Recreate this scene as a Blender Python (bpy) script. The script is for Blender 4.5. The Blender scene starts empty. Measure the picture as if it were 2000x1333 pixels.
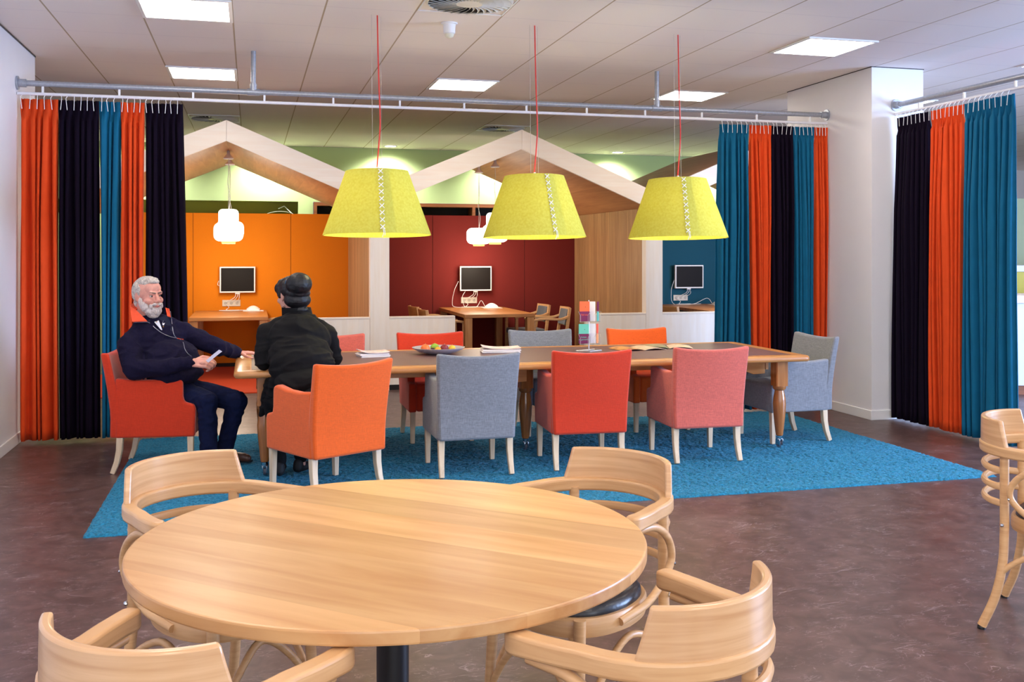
import bpy, bmesh, math, random
from mathutils import Vector, Matrix, Euler
from math import pi, sin, cos, radians as R
random.seed(7)
SC = bpy.context.scene
C = SC.collection

# ------------------------------------------------------------------ camera, world, light, exposure
F_PX, YAW, CAM_H, HOR = 1944.0, math.atan(510/1944), 1.5, 497.0
cam = bpy.data.cameras.new('camera'); camo = bpy.data.objects.new('camera', cam); C.objects.link(camo)
cam.sensor_width = 36; cam.lens = F_PX/2000*36
cam.shift_y = (HOR-666.5)/2000
camo.location = (0, 0, CAM_H); camo.rotation_euler = (pi/2, 0, -YAW)
cam.clip_start = .05; cam.clip_end = 100
SC.camera = camo
FW = Vector((sin(YAW), cos(YAW), 0)); RT = Vector((cos(YAW), -sin(YAW), 0)); UP = Vector((0, 0, 1))
def at(u, v, D):
    """point seen at photo pixel u,v at depth D metres along the view axis"""
    return Vector((0, 0, CAM_H)) + FW*D + RT*((u-1000)/F_PX*D) + UP*((HOR-v)/F_PX*D)

SC.view_settings.view_transform = 'Standard'; SC.view_settings.look = 'None'
SC.view_settings.gamma = 1; SC.view_settings.use_curve_mapping = False
SC.view_settings.exposure = 0.8

w = bpy.data.worlds.new('world'); SC.world = w; w.use_nodes = True
bg = w.node_tree.nodes['Background']; bg.inputs[0].default_value = (.78, .85, 1, 1); bg.inputs[1].default_value = .66

def area(name, loc, rot, sx, sy, power, col, spread=180):
    l = bpy.data.lights.new(name, 'AREA'); l.shape = 'RECTANGLE'; l.size = sx; l.size_y = sy
    l.energy = power; l.color = col; l.spread = R(spread)
    o = bpy.data.objects.new(name, l); C.objects.link(o); o.location = loc; o.rotation_euler = rot
    return o
# daylight through the windows behind and to the right of the camera
for x in (-1.6, 1.2, 4.0):
    area('window_daylight', (x, -3.6, 1.5), (R(82), 0, 0), 1.3, 2.0, 34, (.86, .90, 1))
area('window_daylight', (10.5, 2.6, 1.7), (R(88), 0, R(68)), 4.0, 2.2, 560, (.42, .60, 1))
LAMP_EMIT = 12.5

# ------------------------------------------------------------------ materials
def sl(r, g, b):
    f = lambda c: (c/255/12.92) if c/255 <= .04045 else ((c/255+.055)/1.055)**2.4
    return (f(r), f(g), f(b), 1)
def new_mat(name):
    m = bpy.data.materials.new(name); m.use_nodes = True
    nt = m.node_tree; b = nt.nodes['Principled BSDF']
    return m, nt, b
def N(nt, t, **kw):
    n = nt.nodes.new(t)
    for k, v in kw.items():
        if hasattr(n, k): setattr(n, k, v)
    return n
def plain(name, col, rough=.5, metal=0, noise=0, scale=30, bump=0, spec=None, sheen=0, emit=None, estr=0, coat=0, trans=0):
    m, nt, b = new_mat(name)
    b.inputs['Base Color'].default_value = col; b.inputs['Roughness'].default_value = rough
    b.inputs['Metallic'].default_value = metal
    if spec is not None: b.inputs['Specular IOR Level'].default_value = spec
    if coat: b.inputs['Coat Weight'].default_value = coat; b.inputs['Coat Roughness'].default_value = .15
    if trans: b.inputs['Transmission Weight'].default_value = trans
    if sheen:
        b.inputs['Sheen Weight'].default_value = sheen; b.inputs['Sheen Roughness'].default_value = .4
        b.inputs['Sheen Tint'].default_value = tuple(min(1, c*1.5+.12) for c in col[:3])+(1,)
    if emit: b.inputs['Emission Color'].default_value = emit; b.inputs['Emission Strength'].default_value = estr
    if noise or bump:
        tc = N(nt, 'ShaderNodeTexCoord'); nz = N(nt, 'ShaderNodeTexNoise')
        nz.inputs['Scale'].default_value = scale; nz.inputs['Detail'].default_value = 4
        nt.links.new(tc.outputs['Object'], nz.inputs['Vector'])
        if noise:
            hs = N(nt, 'ShaderNodeHueSaturation'); hs.inputs['Color'].default_value = col
            mr = N(nt, 'ShaderNodeMapRange'); mr.inputs['To Min'].default_value = 1-noise; mr.inputs['To Max'].default_value = 1+noise
            mr.inputs['From Min'].default_value = .3; mr.inputs['From Max'].default_value = .7
            nt.links.new(nz.outputs['Fac'], mr.inputs['Value']); nt.links.new(mr.outputs[0], hs.inputs['Value'])
            nt.links.new(hs.outputs[0], b.inputs['Base Color'])
        if bump:
            bp = N(nt, 'ShaderNodeBump'); bp.inputs['Strength'].default_value = bump; bp.inputs['Distance'].default_value = .004
            nt.links.new(nz.outputs['Fac'], bp.inputs['Height']); nt.links.new(bp.outputs[0], b.inputs['Normal'])
    return m
def weave(name, col, var=.16, rough=.85, scale=260, sheen=.25):
    """woven upholstery: crossed thread noise"""
    m, nt, b = new_mat(name); b.inputs['Roughness'].default_value = rough
    b.inputs['Sheen Weight'].default_value = sheen; b.inputs['Specular IOR Level'].default_value = .25
    tc = N(nt, 'ShaderNodeTexCoord')
    outs = []
    for sc in ((scale, scale, scale*.12), (scale*.12, scale*.12, scale)):
        mp = N(nt, 'ShaderNodeMapping'); mp.inputs['Scale'].default_value = sc
        nz = N(nt, 'ShaderNodeTexNoise'); nz.inputs['Scale'].default_value = 1; nz.inputs['Detail'].default_value = 2
        nt.links.new(tc.outputs['Object'], mp.inputs[0]); nt.links.new(mp.outputs[0], nz.inputs['Vector']); outs.append(nz.outputs['Fac'])
    ad = N(nt, 'ShaderNodeMath', operation='ADD'); nt.links.new(outs[0], ad.inputs[0]); nt.links.new(outs[1], ad.inputs[1])
    mr = N(nt, 'ShaderNodeMapRange'); mr.inputs['From Min'].default_value = .7; mr.inputs['From Max'].default_value = 1.3
    mr.inputs['To Min'].default_value = 1-var; mr.inputs['To Max'].default_value = 1+var
    nt.links.new(ad.outputs[0], mr.inputs['Value'])
    hs = N(nt, 'ShaderNodeHueSaturation'); hs.inputs['Color'].default_value = col
    nt.links.new(mr.outputs[0], hs.inputs['Value']); nt.links.new(hs.outputs[0], b.inputs['Base Color'])
    bp = N(nt, 'ShaderNodeBump'); bp.inputs['Strength'].default_value = .25; bp.inputs['Distance'].default_value = .002
    nt.links.new(ad.outputs[0], bp.inputs['Height']); nt.links.new(bp.outputs[0], b.inputs['Normal'])
    return m
def wood(name, c1, c2, grain='X', scale=3.0, rough=.35, plank=0, rot=0, across='Y', pvar=.12, stretch=14, coat=0, spec=.5, nvar=1.0):
    """stretched grain; optional glued planks of given width"""
    m, nt, b = new_mat(name); b.inputs['Roughness'].default_value = rough; b.inputs['Specular IOR Level'].default_value = spec
    if coat: b.inputs['Coat Weight'].default_value = coat; b.inputs['Coat Roughness'].default_value = .12
    tc = N(nt, 'ShaderNodeTexCoord'); m0 = N(nt, 'ShaderNodeMapping'); m0.inputs['Rotation'].default_value = (0, 0, rot)
    nt.links.new(tc.outputs['Object'], m0.inputs[0])
    sc = {'XY': (scale, scale, scale*stretch), 'X': (scale, scale*stretch, scale*stretch), 'Y': (scale*stretch, scale, scale*stretch), 'Z': (scale*stretch, scale*stretch, scale)}[grain]
    mp = N(nt, 'ShaderNodeMapping'); mp.inputs['Scale'].default_value = sc
    nt.links.new(m0.outputs[0], mp.inputs[0])
    nz = N(nt, 'ShaderNodeTexNoise'); nz.inputs['Scale'].default_value = 1; nz.inputs['Detail'].default_value = 5; nz.inputs['Distortion'].default_value = .6
    nt.links.new(mp.outputs[0], nz.inputs['Vector'])
    cr = N(nt, 'ShaderNodeValToRGB'); e = cr.color_ramp.elements
    e[0].position = .3; e[0].color = c1; e[1].position = .72; e[1].color = c2
    nt.links.new(nz.outputs['Fac'], cr.inputs[0]); col = cr.outputs[0]
    if plank:
        sx = N(nt, 'ShaderNodeSeparateXYZ'); nt.links.new(m0.outputs[0], sx.inputs[0])
        dv = N(nt, 'ShaderNodeMath', operation='DIVIDE'); dv.inputs[1].default_value = plank
        nt.links.new(sx.outputs[across], dv.inputs[0])
        fl = N(nt, 'ShaderNodeMath', operation='FLOOR'); nt.links.new(dv.outputs[0], fl.inputs[0])
        wn = N(nt, 'ShaderNodeTexWhiteNoise'); wn.noise_dimensions = '1D'; nt.links.new(fl.outputs[0], wn.inputs['W'])
        nt.links.new(fl.outputs[0], nz.inputs['W']) if False else None
        mr = N(nt, 'ShaderNodeMapRange'); mr.inputs['To Min'].default_value = 1-pvar; mr.inputs['To Max'].default_value = 1+pvar*.6
        nt.links.new(wn.outputs['Value'], mr.inputs['Value'])
        # offset the grain per plank
        cm = N(nt, 'ShaderNodeCombineXYZ'); ml = N(nt, 'ShaderNodeMath', operation='MULTIPLY'); ml.inputs[1].default_value = 37
        nt.links.new(wn.outputs['Value'], ml.inputs[0])
        for k in range(3): nt.links.new(ml.outputs[0], cm.inputs[k])
        va = N(nt, 'ShaderNodeVectorMath', operation='ADD'); nt.links.new(mp.outputs[0], va.inputs[0]); nt.links.new(cm.outputs[0], va.inputs[1])
        nt.links.new(va.outputs[0], nz.inputs['Vector'])
        hs = N(nt, 'ShaderNodeHueSaturation'); nt.links.new(col, hs.inputs['Color']); nt.links.new(mr.outputs[0], hs.inputs['Value'])
        col = hs.outputs[0]
    nt.links.new(col, b.inputs['Base Color'])
    return m

def floor_mat():
    m, nt, b = new_mat('linoleum'); tc = N(nt, 'ShaderNodeTexCoord')
    def noise(sc, det=4, dist=0, mapsc=None, rot=0):
        v = tc.outputs['Object']
        if mapsc:
            mp = N(nt, 'ShaderNodeMapping'); mp.inputs['Scale'].default_value = mapsc; mp.inputs['Rotation'].default_value = (0, 0, rot)
            nt.links.new(v, mp.inputs[0]); v = mp.outputs[0]
        n = N(nt, 'ShaderNodeTexNoise'); n.inputs['Scale'].default_value = sc; n.inputs['Detail'].default_value = det; n.inputs['Distortion'].default_value = dist
        nt.links.new(v, n.inputs['Vector']); return n.outputs['Fac']
    cr = N(nt, 'ShaderNodeValToRGB'); e = cr.color_ramp.elements
    e[0].position = .35; e[0].color = sl(78, 55, 50); e[1].position = .7; e[1].color = sl(102, 76, 70)
    nt.links.new(noise(9, 8, 1), cr.inputs[0])
    # worn scuffs: thin lines where a warped noise crosses its middle value
    tot = None
    for sc, rot, th in ((1.6, .3, .008), (2.3, 1.2, .009), (3.4, 2.2, .010), (5.0, .9, .014), (7.0, 2.7, .015)):
        f = noise(sc, 6, 1.5, (1, 2.6, 1), rot)
        s = N(nt, 'ShaderNodeMath', operation='SUBTRACT'); s.inputs[1].default_value = .5; nt.links.new(f, s.inputs[0])
        a = N(nt, 'ShaderNodeMath', operation='ABSOLUTE'); nt.links.new(s.outputs[0], a.inputs[0])
        l = N(nt, 'ShaderNodeMapRange'); l.inputs['From Min'].default_value = 0; l.inputs['From Max'].default_value = th
        l.inputs['To Min'].default_value = 1; l.inputs['To Max'].default_value = 0; nt.links.new(a.outputs[0], l.inputs['Value'])
        k = N(nt, 'ShaderNodeMapRange'); k.inputs['From Min'].default_value = .52; k.inputs['From Max'].default_value = .72
        nt.links.new(noise(sc*1.3+1, 2, 0, (1, 1, 1), rot+4), k.inputs['Value'])
        q = N(nt, 'ShaderNodeMath', operation='MULTIPLY'); nt.links.new(l.outputs[0], q.inputs[0]); nt.links.new(k.outputs[0], q.inputs[1])
        if tot is None: tot = q.outputs[0]
        else:
            ad = N(nt, 'ShaderNodeMath', operation='MAXIMUM'); nt.links.new(tot, ad.inputs[0]); nt.links.new(q.outputs[0], ad.inputs[1]); tot = ad.outputs[0]
    mu = N(nt, 'ShaderNodeMath', operation='MULTIPLY'); mu.inputs[1].default_value = .85; nt.links.new(tot, mu.inputs[0])
    mx = N(nt, 'ShaderNodeMix', data_type='RGBA'); nt.links.new(mu.outputs[0], mx.inputs['Factor'])
    nt.links.new(cr.outputs[0], mx.inputs[6]); mx.inputs[7].default_value = sl(165, 145, 145)
    nt.links.new(mx.outputs[2], b.inputs['Base Color'])
    rr = N(nt, 'ShaderNodeMapRange'); rr.inputs['To Min'].default_value = .28; rr.inputs['To Max'].default_value = .46
    nt.links.new(noise(3.5, 6, .5), rr.inputs['Value']); nt.links.new(rr.outputs[0], b.inputs['Roughness'])
    b.inputs['Specular IOR Level'].default_value = .5
    return m
def ceiling_mat():
    m, nt, b = new_mat('ceiling_tile'); b.inputs['Roughness'].default_value = .9
    tc = N(nt, 'ShaderNodeTexCoord'); sx = N(nt, 'ShaderNodeSeparateXYZ'); nt.links.new(tc.outputs['Object'], sx.inputs[0])
    def seam(o, off, wdt, mod=.62):
        a = N(nt, 'ShaderNodeMath', operation='ADD'); a.inputs[1].default_value = off+mod*60; nt.links.new(o, a.inputs[0])
        k = N(nt, 'ShaderNodeMath', operation='MODULO'); k.inputs[1].default_value = mod; nt.links.new(a.outputs[0], k.inputs[0])
        l = N(nt, 'ShaderNodeMath', operation='LESS_THAN'); l.inputs[1].default_value = wdt; nt.links.new(k.outputs[0], l.inputs[0])
        return l.outputs[0]
    sA = seam(sx.outputs['X'], .745+.006, .012); sB = seam(sx.outputs['Y'], -6.92, .006, .62)
    n = N(nt, 'ShaderNodeTexNoise'); n.inputs['Scale'].default_value = 400; nt.links.new(tc.outputs['Object'], n.inputs['Vector'])
    m1 = N(nt, 'ShaderNodeMix', data_type='RGBA'); m1.inputs[6].default_value = sl(244, 236, 230); m1.inputs[7].default_value = sl(224, 217, 216)
    nt.links.new(sB, m1.inputs['Factor'])
    m2 = N(nt, 'ShaderNodeMix', data_type='RGBA'); m2.inputs[7].default_value = sl(186, 168, 142)
    nt.links.new(sA, m2.inputs['Factor']); nt.links.new(m1.outputs[2], m2.inputs[6]); nt.links.new(m2.outputs[2], b.inputs['Base Color'])
    bp = N(nt, 'ShaderNodeBump'); bp.inputs['Strength'].default_value = .1; nt.links.new(n.outputs['Fac'], bp.inputs['Height']); nt.links.new(bp.outputs[0], b.inputs['Normal'])
    return m

M = {}
M['floor'] = floor_mat(); M['ceil'] = ceiling_mat()
M['wall'] = plain('white_wall', sl(228, 226, 228), .8, noise=.015, scale=3, bump=.03)
M['base'] = plain('skirting_paint', sl(232, 231, 230), .5)
M['green'] = plain('green_wall', sl(184, 202, 142), .8, noise=.02, scale=2)
M['greenpale'] = plain('pale_green_paint', sl(200, 214, 178), .8)
M['white'] = plain('white_plastic', sl(236, 236, 236), .4)
M['whitemetal'] = plain('white_metal', sl(232, 230, 235), .35)
M['galv'] = plain('galvanised_steel', sl(168, 173, 182), .36, .45, noise=.12, scale=60)
M['chrome'] = plain('chrome', sl(200, 205, 212), .15, 1)
M['beech'] = wood('beech', sl(200, 152, 102), sl(218, 174, 124), 'XY', 5, .38, stretch=14, coat=.1)
M['beechpanel'] = wood('beech_veneer', sl(196, 148, 102), sl(220, 178, 132), 'XY', 2.6, .3, stretch=26, coat=.3)
M['palelegs'] = wood('pale_beech_leg', sl(212, 184, 150), sl(232, 208, 176), 'Z', 5, .5, stretch=10)
M['top'] = wood('beech_planks', sl(204, 146, 88), sl(230, 180, 122), 'X', 1.8, .38, plank=.17, rot=R(42), stretch=9, pvar=.24, coat=.08)
M['maple'] = wood('pale_maple', sl(246, 230, 212), sl(250, 240, 226), 'X', 2, .5, plank=.09, across='Z', stretch=9, pvar=.03)
M['maplez'] = wood('pale_maple_upright', sl(246, 234, 216), sl(250, 242, 230), 'Z', 2, .5, plank=.06, across='X', stretch=9, pvar=.03)
M['soffit'] = wood('warm_plywood', sl(168, 118, 78), sl(196, 146, 100), 'Y', 1.4, .42, plank=.14, across='X', stretch=12, pvar=.1)
M['slat'] = wood('oak_slats', sl(176, 132, 88), sl(206, 164, 116), 'Z', 1.6, .5, plank=.12, across='Y', stretch=16, pvar=.12)
M['desk'] = wood('oak_desk', sl(158, 102, 52), sl(196, 138, 80), 'X', 2, .35, plank=.1, across='Y', stretch=9, pvar=.16)
M['deskz'] = wood('oak_desk_leg', sl(168, 114, 62), sl(200, 148, 92), 'Z', 2, .4, stretch=9)
M['chest'] = wood('cherry', sl(178, 114, 56), sl(208, 148, 86), 'X', 2, .40, stretch=12, coat=.1)
M['chestz'] = wood('cherry_turned', sl(140, 84, 38), sl(180, 116, 60), 'Z', 2.4, .26, stretch=12, coat=.5)
M['inlay'] = plain('brown_leather_inlay', sl(112, 82, 80), .45, noise=.05, scale=40)
M['shelfwood'] = wood('red_brown_shelf', sl(120, 66, 34), sl(156, 92, 50), 'X', 2, .5)
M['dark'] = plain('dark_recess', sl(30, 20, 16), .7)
M['black'] = plain('black_metal', sl(20, 20, 22), .4)
M['blackpad'] = plain('black_leather', sl(22, 22, 28), .32, bump=.15, scale=90, spec=.6)
M['screen'] = plain('dark_screen', sl(22, 17, 16), .55, spec=.15)
M['orangefelt'] = plain('orange_felt', sl(222, 126, 4), .95, noise=.06, scale=140, bump=.2, sheen=.1)
M['redfelt'] = plain('burgundy_felt', sl(112, 28, 24), .95, noise=.08, scale=140, bump=.2, sheen=.1)
M['tealfelt'] = plain('teal_felt', sl(14, 76, 98), .95, noise=.08, scale=140, bump=.2, sheen=.1)
M['orangecarpet'] = plain('orange_carpet', sl(196, 66, 22), .95, noise=.1, scale=200)
M['redcarpet'] = plain('burgundy_carpet', sl(60, 18, 18), .95, noise=.1, scale=200)
M['tealcarpet'] = plain('teal_carpet', sl(14, 70, 90), .95, noise=.1, scale=200)
M['rug'] = plain('blue_pile', sl(14, 110, 142), .95, noise=.45, scale=80, bump=.6, sheen=.5)
M['c_orange'] = plain('orange_velvet', sl(220, 74, 26), .8, noise=.05, scale=8, sheen=.2, spec=.2)
M['c_navy'] = plain('aubergine_velvet', sl(15, 5, 24), .85, noise=.06, scale=8, sheen=.03, spec=.12)
M['c_teal'] = plain('teal_velvet', sl(8, 94, 130), .8, noise=.05, scale=8, sheen=.15, spec=.2)
M['u_orange'] = weave('orange_upholstery', sl(232, 96, 28), .09)
M['u_red'] = weave('vermilion_upholstery', sl(206, 56, 26), .08)
M['u_grey'] = weave('grey_upholstery', sl(128, 130, 136), .22)
M['u_salmon'] = weave('salmon_upholstery', sl(206, 100, 86), .16)
M['u_booth'] = weave('slate_upholstery', sl(92, 98, 108), .2)
M['shade'] = None
M['red_cord'] = plain('red_cord', sl(214, 48, 34), .6)
M['stitch'] = plain('white_thread', sl(240, 238, 225), .7)
M['wire'] = plain('thin_steel_wire', sl(190, 185, 180), .3, .6)
M['glass'] = plain('lit_opal_glass', sl(250, 248, 240), .3, emit=(1, .93, .8, 1), estr=4)
M['amber'] = plain('amber_ring', sl(225, 140, 70), .4, emit=(1, .5, .2, 1), estr=.6)
M['lightpanel'] = plain('lit_diffuser', sl(250, 250, 250), .5, emit=(1, .91, .80, 1), estr=LAMP_EMIT)
M['vent'] = plain('vent_enamel', sl(225, 220, 205), .5)
M['paper'] = plain('white_paper', sl(236, 228, 226), .7)
# felt lamp shade: slightly translucent
def shade_mat():
    m, nt, b = new_mat('lime_felt'); col = sl(214, 208, 62)
    tc = N(nt, 'ShaderNodeTexCoord'); nz = N(nt, 'ShaderNodeTexNoise'); nz.inputs['Scale'].default_value = 60; nz.inputs['Detail'].default_value = 6
    nt.links.new(tc.outputs['Object'], nz.inputs['Vector'])
    cr = N(nt, 'ShaderNodeValToRGB'); cr.color_ramp.elements[0].position = .35; cr.color_ramp.elements[1].position = .65
    cr.color_ramp.elements[0].color = sl(216, 208, 86); cr.color_ramp.elements[1].color = sl(224, 220, 104)
    nt.links.new(nz.outputs['Fac'], cr.inputs[0])
    d = N(nt, 'ShaderNodeBsdfDiffuse'); t = N(nt, 'ShaderNodeBsdfTranslucent'); mx = N(nt, 'ShaderNodeMixShader'); mx.inputs[0].default_value = .22
    nt.links.new(cr.outputs[0], d.inputs[0]); nt.links.new(cr.outputs[0], t.inputs[0])
    nt.links.new(d.outputs[0], mx.inputs[1]); nt.links.new(t.outputs[0], mx.inputs[2])
    nt.links.new(mx.outputs[0], nt.nodes['Material Output'].inputs[0]); return m
M['shade'] = shade_mat()

# ------------------------------------------------------------------ mesh helpers
class MB:
    def __init__(s): s.v = []; s.f = []
    def add(s, vs, fs):
        n = len(s.v); s.v += [tuple(v) for v in vs]; s.f += [tuple(i+n for i in f) for f in fs]; return s
    def box(s, x0, x1, y0, y1, z0, z1, T=None):
        vs = [Vector((x, y, z)) for z in (z0, z1) for y in (y0, y1) for x in (x0, x1)]
        if T: vs = [T @ v for v in vs]
        return s.add(vs, [(0, 2, 3, 1), (4, 5, 7, 6), (0, 1, 5, 4), (2, 6, 7, 3), (0, 4, 6, 2), (1, 3, 7, 5)])
    def prism(s, poly, a, b, axis='Y', T=None):
        """poly of 2d points extruded from a to b along axis"""
        def P(p, q):
            return Vector({'X': (q, p[0], p[1]), 'Y': (p[0], q, p[1]), 'Z': (p[0], p[1], q)}[axis])
        n = len(poly); vs = [P(p, a) for p in poly]+[P(p, b) for p in poly]
        if T: vs = [T @ v for v in vs]
        fs = [tuple(range(n))[::-1], tuple(range(n, 2*n))]+[(i, (i+1) % n, n+(i+1) % n, n+i) for i in range(n)]
        return s.add(vs, fs)
    def tube(s, pts, r, seg=10, cap=True, flat=1.0, up=None):
        """round tube through points; r number or list"""
        pts = [Vector(p) for p in pts]; n = len(pts)
        rs = r if isinstance(r, (list, tuple)) else [r]*n
        vs = []; prev = None
        for i, p in enumerate(pts):
            t = (pts[min(i+1, n-1)]-pts[max(i-1, 0)])
            if t.length < 1e-9: t = Vector((0, 0, 1))
            t.normalize()
            if prev is None:
                a = Vector(up) if up else (Vector((0, 0, 1)) if abs(t.z) < .9 else Vector((1, 0, 0)))
            else: a = prev
            a = (a-t*a.dot(t)); a.normalize(); prev = a; b = t.cross(a)
            for k in range(seg):
                an = 2*pi*k/seg; vs.append(p+(a*cos(an)*flat+b*sin(an))*rs[i])
        fs = [(i*seg+k, i*seg+(k+1) % seg, (i+1)*seg+(k+1) % seg, (i+1)*seg+k) for i in range(n-1) for k in range(seg)]
        if cap: fs += [tuple(range(seg))[::-1], tuple((n-1)*seg+k for k in range(seg))]
        return s.add(vs, fs)
    def rect_sweep(s, pts, wid, hei, up=(0, 0, 1), side=None):
        """rectangular section along pts: wid = sideways, hei = along up; numbers or lists; origin at centre"""
        pts = [Vector(p) for p in pts]; n = len(pts); vs = []
        W = wid if isinstance(wid, (list, tuple)) else [wid]*n; H = hei if isinstance(hei, (list, tuple)) else [hei]*n
        for i, p in enumerate(pts):
            t = (pts[min(i+1, n-1)]-pts[max(i-1, 0)]).normalized(); u = Vector(up); u = (u-t*u.dot(t)).normalized(); b = t.cross(u)
            for sx, sz in ((-1, -1), (1, -1), (1, 1), (-1, 1)): vs.append(p+b*sx*W[i]/2+u*sz*H[i]/2)
        fs = [(i*4+k, i*4+(k+1) % 4, (i+1)*4+(k+1) % 4, (i+1)*4+k) for i in range(n-1) for k in range(4)]+[(3, 2, 1, 0), tuple((n-1)*4+k for k in range(4))]
        return s.add(vs, fs)
    def lathe(s, prof, c=(0, 0, 0), seg=32, cap=True):
        """prof list of (r,z)"""
        c = Vector(c); n = len(prof); vs = []
        for r, z in prof:
            for k in range(seg): a = 2*pi*k/seg; vs.append(c+Vector((r*cos(a), r*sin(a), z)))
        fs = [(i*seg+k, i*seg+(k+1) % seg, (i+1)*seg+(k+1) % seg, (i+1)*seg+k) for i in range(n-1) for k in range(seg)]
        if cap: fs += [tuple(range(seg))[::-1], tuple((n-1)*seg+k for k in range(seg))]
        return s.add(vs, fs)
    def ell(s, c, r, T=None, seg=20, rings=12):
        c = Vector(c); r = (r, r, r) if isinstance(r, (int, float)) else r
        vs = []
        for i in range(rings+1):
            th = pi*i/rings
            for k in range(seg):
                a = 2*pi*k/seg; p = Vector((r[0]*sin(th)*cos(a), r[1]*sin(th)*sin(a), r[2]*cos(th)))
                if T: p = T @ p
                vs.append(c+p)
        fs = [(i*seg+k, (i+1)*seg+k, (i+1)*seg+(k+1) % seg, i*seg+(k+1) % seg) for i in range(rings) for k in range(seg)]
        return s.add(vs, fs)
    def cap(s, p0, p1, r0, r1, seg=16):
        """tapered capsule"""
        p0 = Vector(p0); p1 = Vector(p1); d = p1-p0; L = d.length
        pts = []; rs = []
        if L < 1e-6: return s.ell(p0, r0)
        d = d/L
        for k in range(6): a = pi/2*(1-k/6); pts.append(p0-d*r0*sin(a)); rs.append(max(r0*cos(a), 1e-4))
        for k in range(5): pts.append(p0+d*L*k/4); rs.append(r0+(r1-r0)*k/4)
        for k in range(1, 7): a = pi/2*k/6; pts.append(p1+d*r1*sin(a)); rs.append(max(r1*cos(a), 1e-4))
        return s.tube(pts, rs, seg)
    def grid(s, nu, nv, fn, closed_u=False):
        vs = [fn(i/(nu if closed_u else nu-1), j/(nv-1)) for j in range(nv) for i in range(nu)]
        m = nu if closed_u else nu-1
        fs = [(j*nu+i, j*nu+(i+1) % nu, (j+1)*nu+(i+1) % nu, (j+1)*nu+i) for j in range(nv-1) for i in range(m)]
        return s.add(vs, fs)
    def slab(s, nu, nv, fn):
        """closed slab: fn(u,v,w) with w 0/1 the two faces"""
        n0 = len(s.v)
        for w_ in (0, 1):
            s.v += [tuple(fn(i/(nu-1), j/(nv-1), w_)) for j in range(nv) for i in range(nu)]
        N_ = nu*nv; I = lambda i, j, w_: n0+w_*N_+j*nu+i
        for j in range(nv-1):
            for i in range(nu-1):
                s.f.append((I(i, j, 0), I(i, j+1, 0), I(i+1, j+1, 0), I(i+1, j, 0)))
                s.f.append((I(i, j, 1), I(i+1, j, 1), I(i+1, j+1, 1), I(i, j+1, 1)))
        for i in range(nu-1):
            s.f.append((I(i, 0, 0), I(i+1, 0, 0), I(i+1, 0, 1), I(i, 0, 1)))
            s.f.append((I(i, nv-1, 0), I(i, nv-1, 1), I(i+1, nv-1, 1), I(i+1, nv-1, 0)))
        for j in range(nv-1):
            s.f.append((I(0, j, 0), I(0, j, 1), I(0, j+1, 1), I(0, j+1, 0)))
            s.f.append((I(nu-1, j, 0), I(nu-1, j+1, 0), I(nu-1, j+1, 1), I(nu-1, j, 1)))
        return s
    def mesh(s, name, smooth=None):
        me = bpy.data.meshes.new(name); me.from_pydata(s.v, [], s.f); me.update()
        bm = bmesh.new(); bm.from_mesh(me); bmesh.ops.remove_doubles(bm, verts=bm.verts, dist=1e-6)
        bmesh.ops.recalc_face_normals(bm, faces=bm.faces); bm.to_mesh(me); bm.free()
        return me
    def build(s, name, mat, parent=None, smooth=None, bevel=0, seg=2, loc=None, solid=0, sub=0):
        me = s.mesh(name); me.materials.append(mat)
        o = bpy.data.objects.new(name, me); C.objects.link(o)
        if parent: o.parent = parent
        if loc: o.location = loc
        if solid:
            q = o.modifiers.new('s', 'SOLIDIFY'); q.thickness = solid; q.offset = 0
        if sub:
            q = o.modifiers.new('u', 'SUBSURF'); q.levels = sub; q.render_levels = sub
        if bevel:
            q = o.modifiers.new('b', 'BEVEL'); q.width = bevel; q.segments = seg; q.limit_method = 'ANGLE'; q.angle_limit = R(40)
            q.harden_normals = False
        if smooth is None: smooth = bool(bevel) or bool(sub)
        if smooth:
            me.polygons.foreach_set('use_smooth', [True]*len(me.polygons))
            if not sub:
                try: me.set_sharp_from_angle(angle=R(42 if not bevel else 60))
                except Exception: pass
        return o

def tag(o, label=None, cat=None, group=None, kind=None):
    if label: o['label'] = label
    if cat: o['category'] = cat
    if group: o['group'] = group
    if kind: o['kind'] = kind
    return o
def thing(name, label, cat, loc=(0, 0, 0), rz=0, group=None, kind=None):
    o = bpy.data.objects.new(name, None); C.objects.link(o); o.location = loc; o.rotation_euler = (0, 0, rz)
    o.empty_display_size = .1
    return tag(o, label, cat, group, kind)
def dup(o, loc=None, rz=None, label=None, parent=None):
    c = o.copy(); C.objects.link(c)
    if parent: c.parent = parent
    for ch in list(o.children): dup(ch, parent=c)
    if loc is not None: c.location = loc
    if rz is not None: c.rotation_euler = (0, 0, rz)
    if label: c['label'] = label
    return c
def struct(o, label=None): o['kind'] = 'structure'; return o
def arc(c, r, a0, a1, n, z=0):
    return [(c[0]+r*cos(a0+(a1-a0)*i/(n-1)), c[1]+r*sin(a0+(a1-a0)*i/(n-1)), z) for i in range(n)]
def catmull(P, n=8):
    P = [Vector(p) for p in P]; out = []
    Q = [P[0]*2-P[1]]+P+[P[-1]*2-P[-2]]
    for i in range(1, len(Q)-2):
        for k in range(n):
            t = k/n; a, b, c, d = Q[i-1], Q[i], Q[i+1], Q[i+2]
            out.append(.5*((2*b)+(c-a)*t+(2*a-5*b+4*c-d)*t*t+(3*b-a-3*c+d)*t**3))
    out.append(P[-1]); return out

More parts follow.
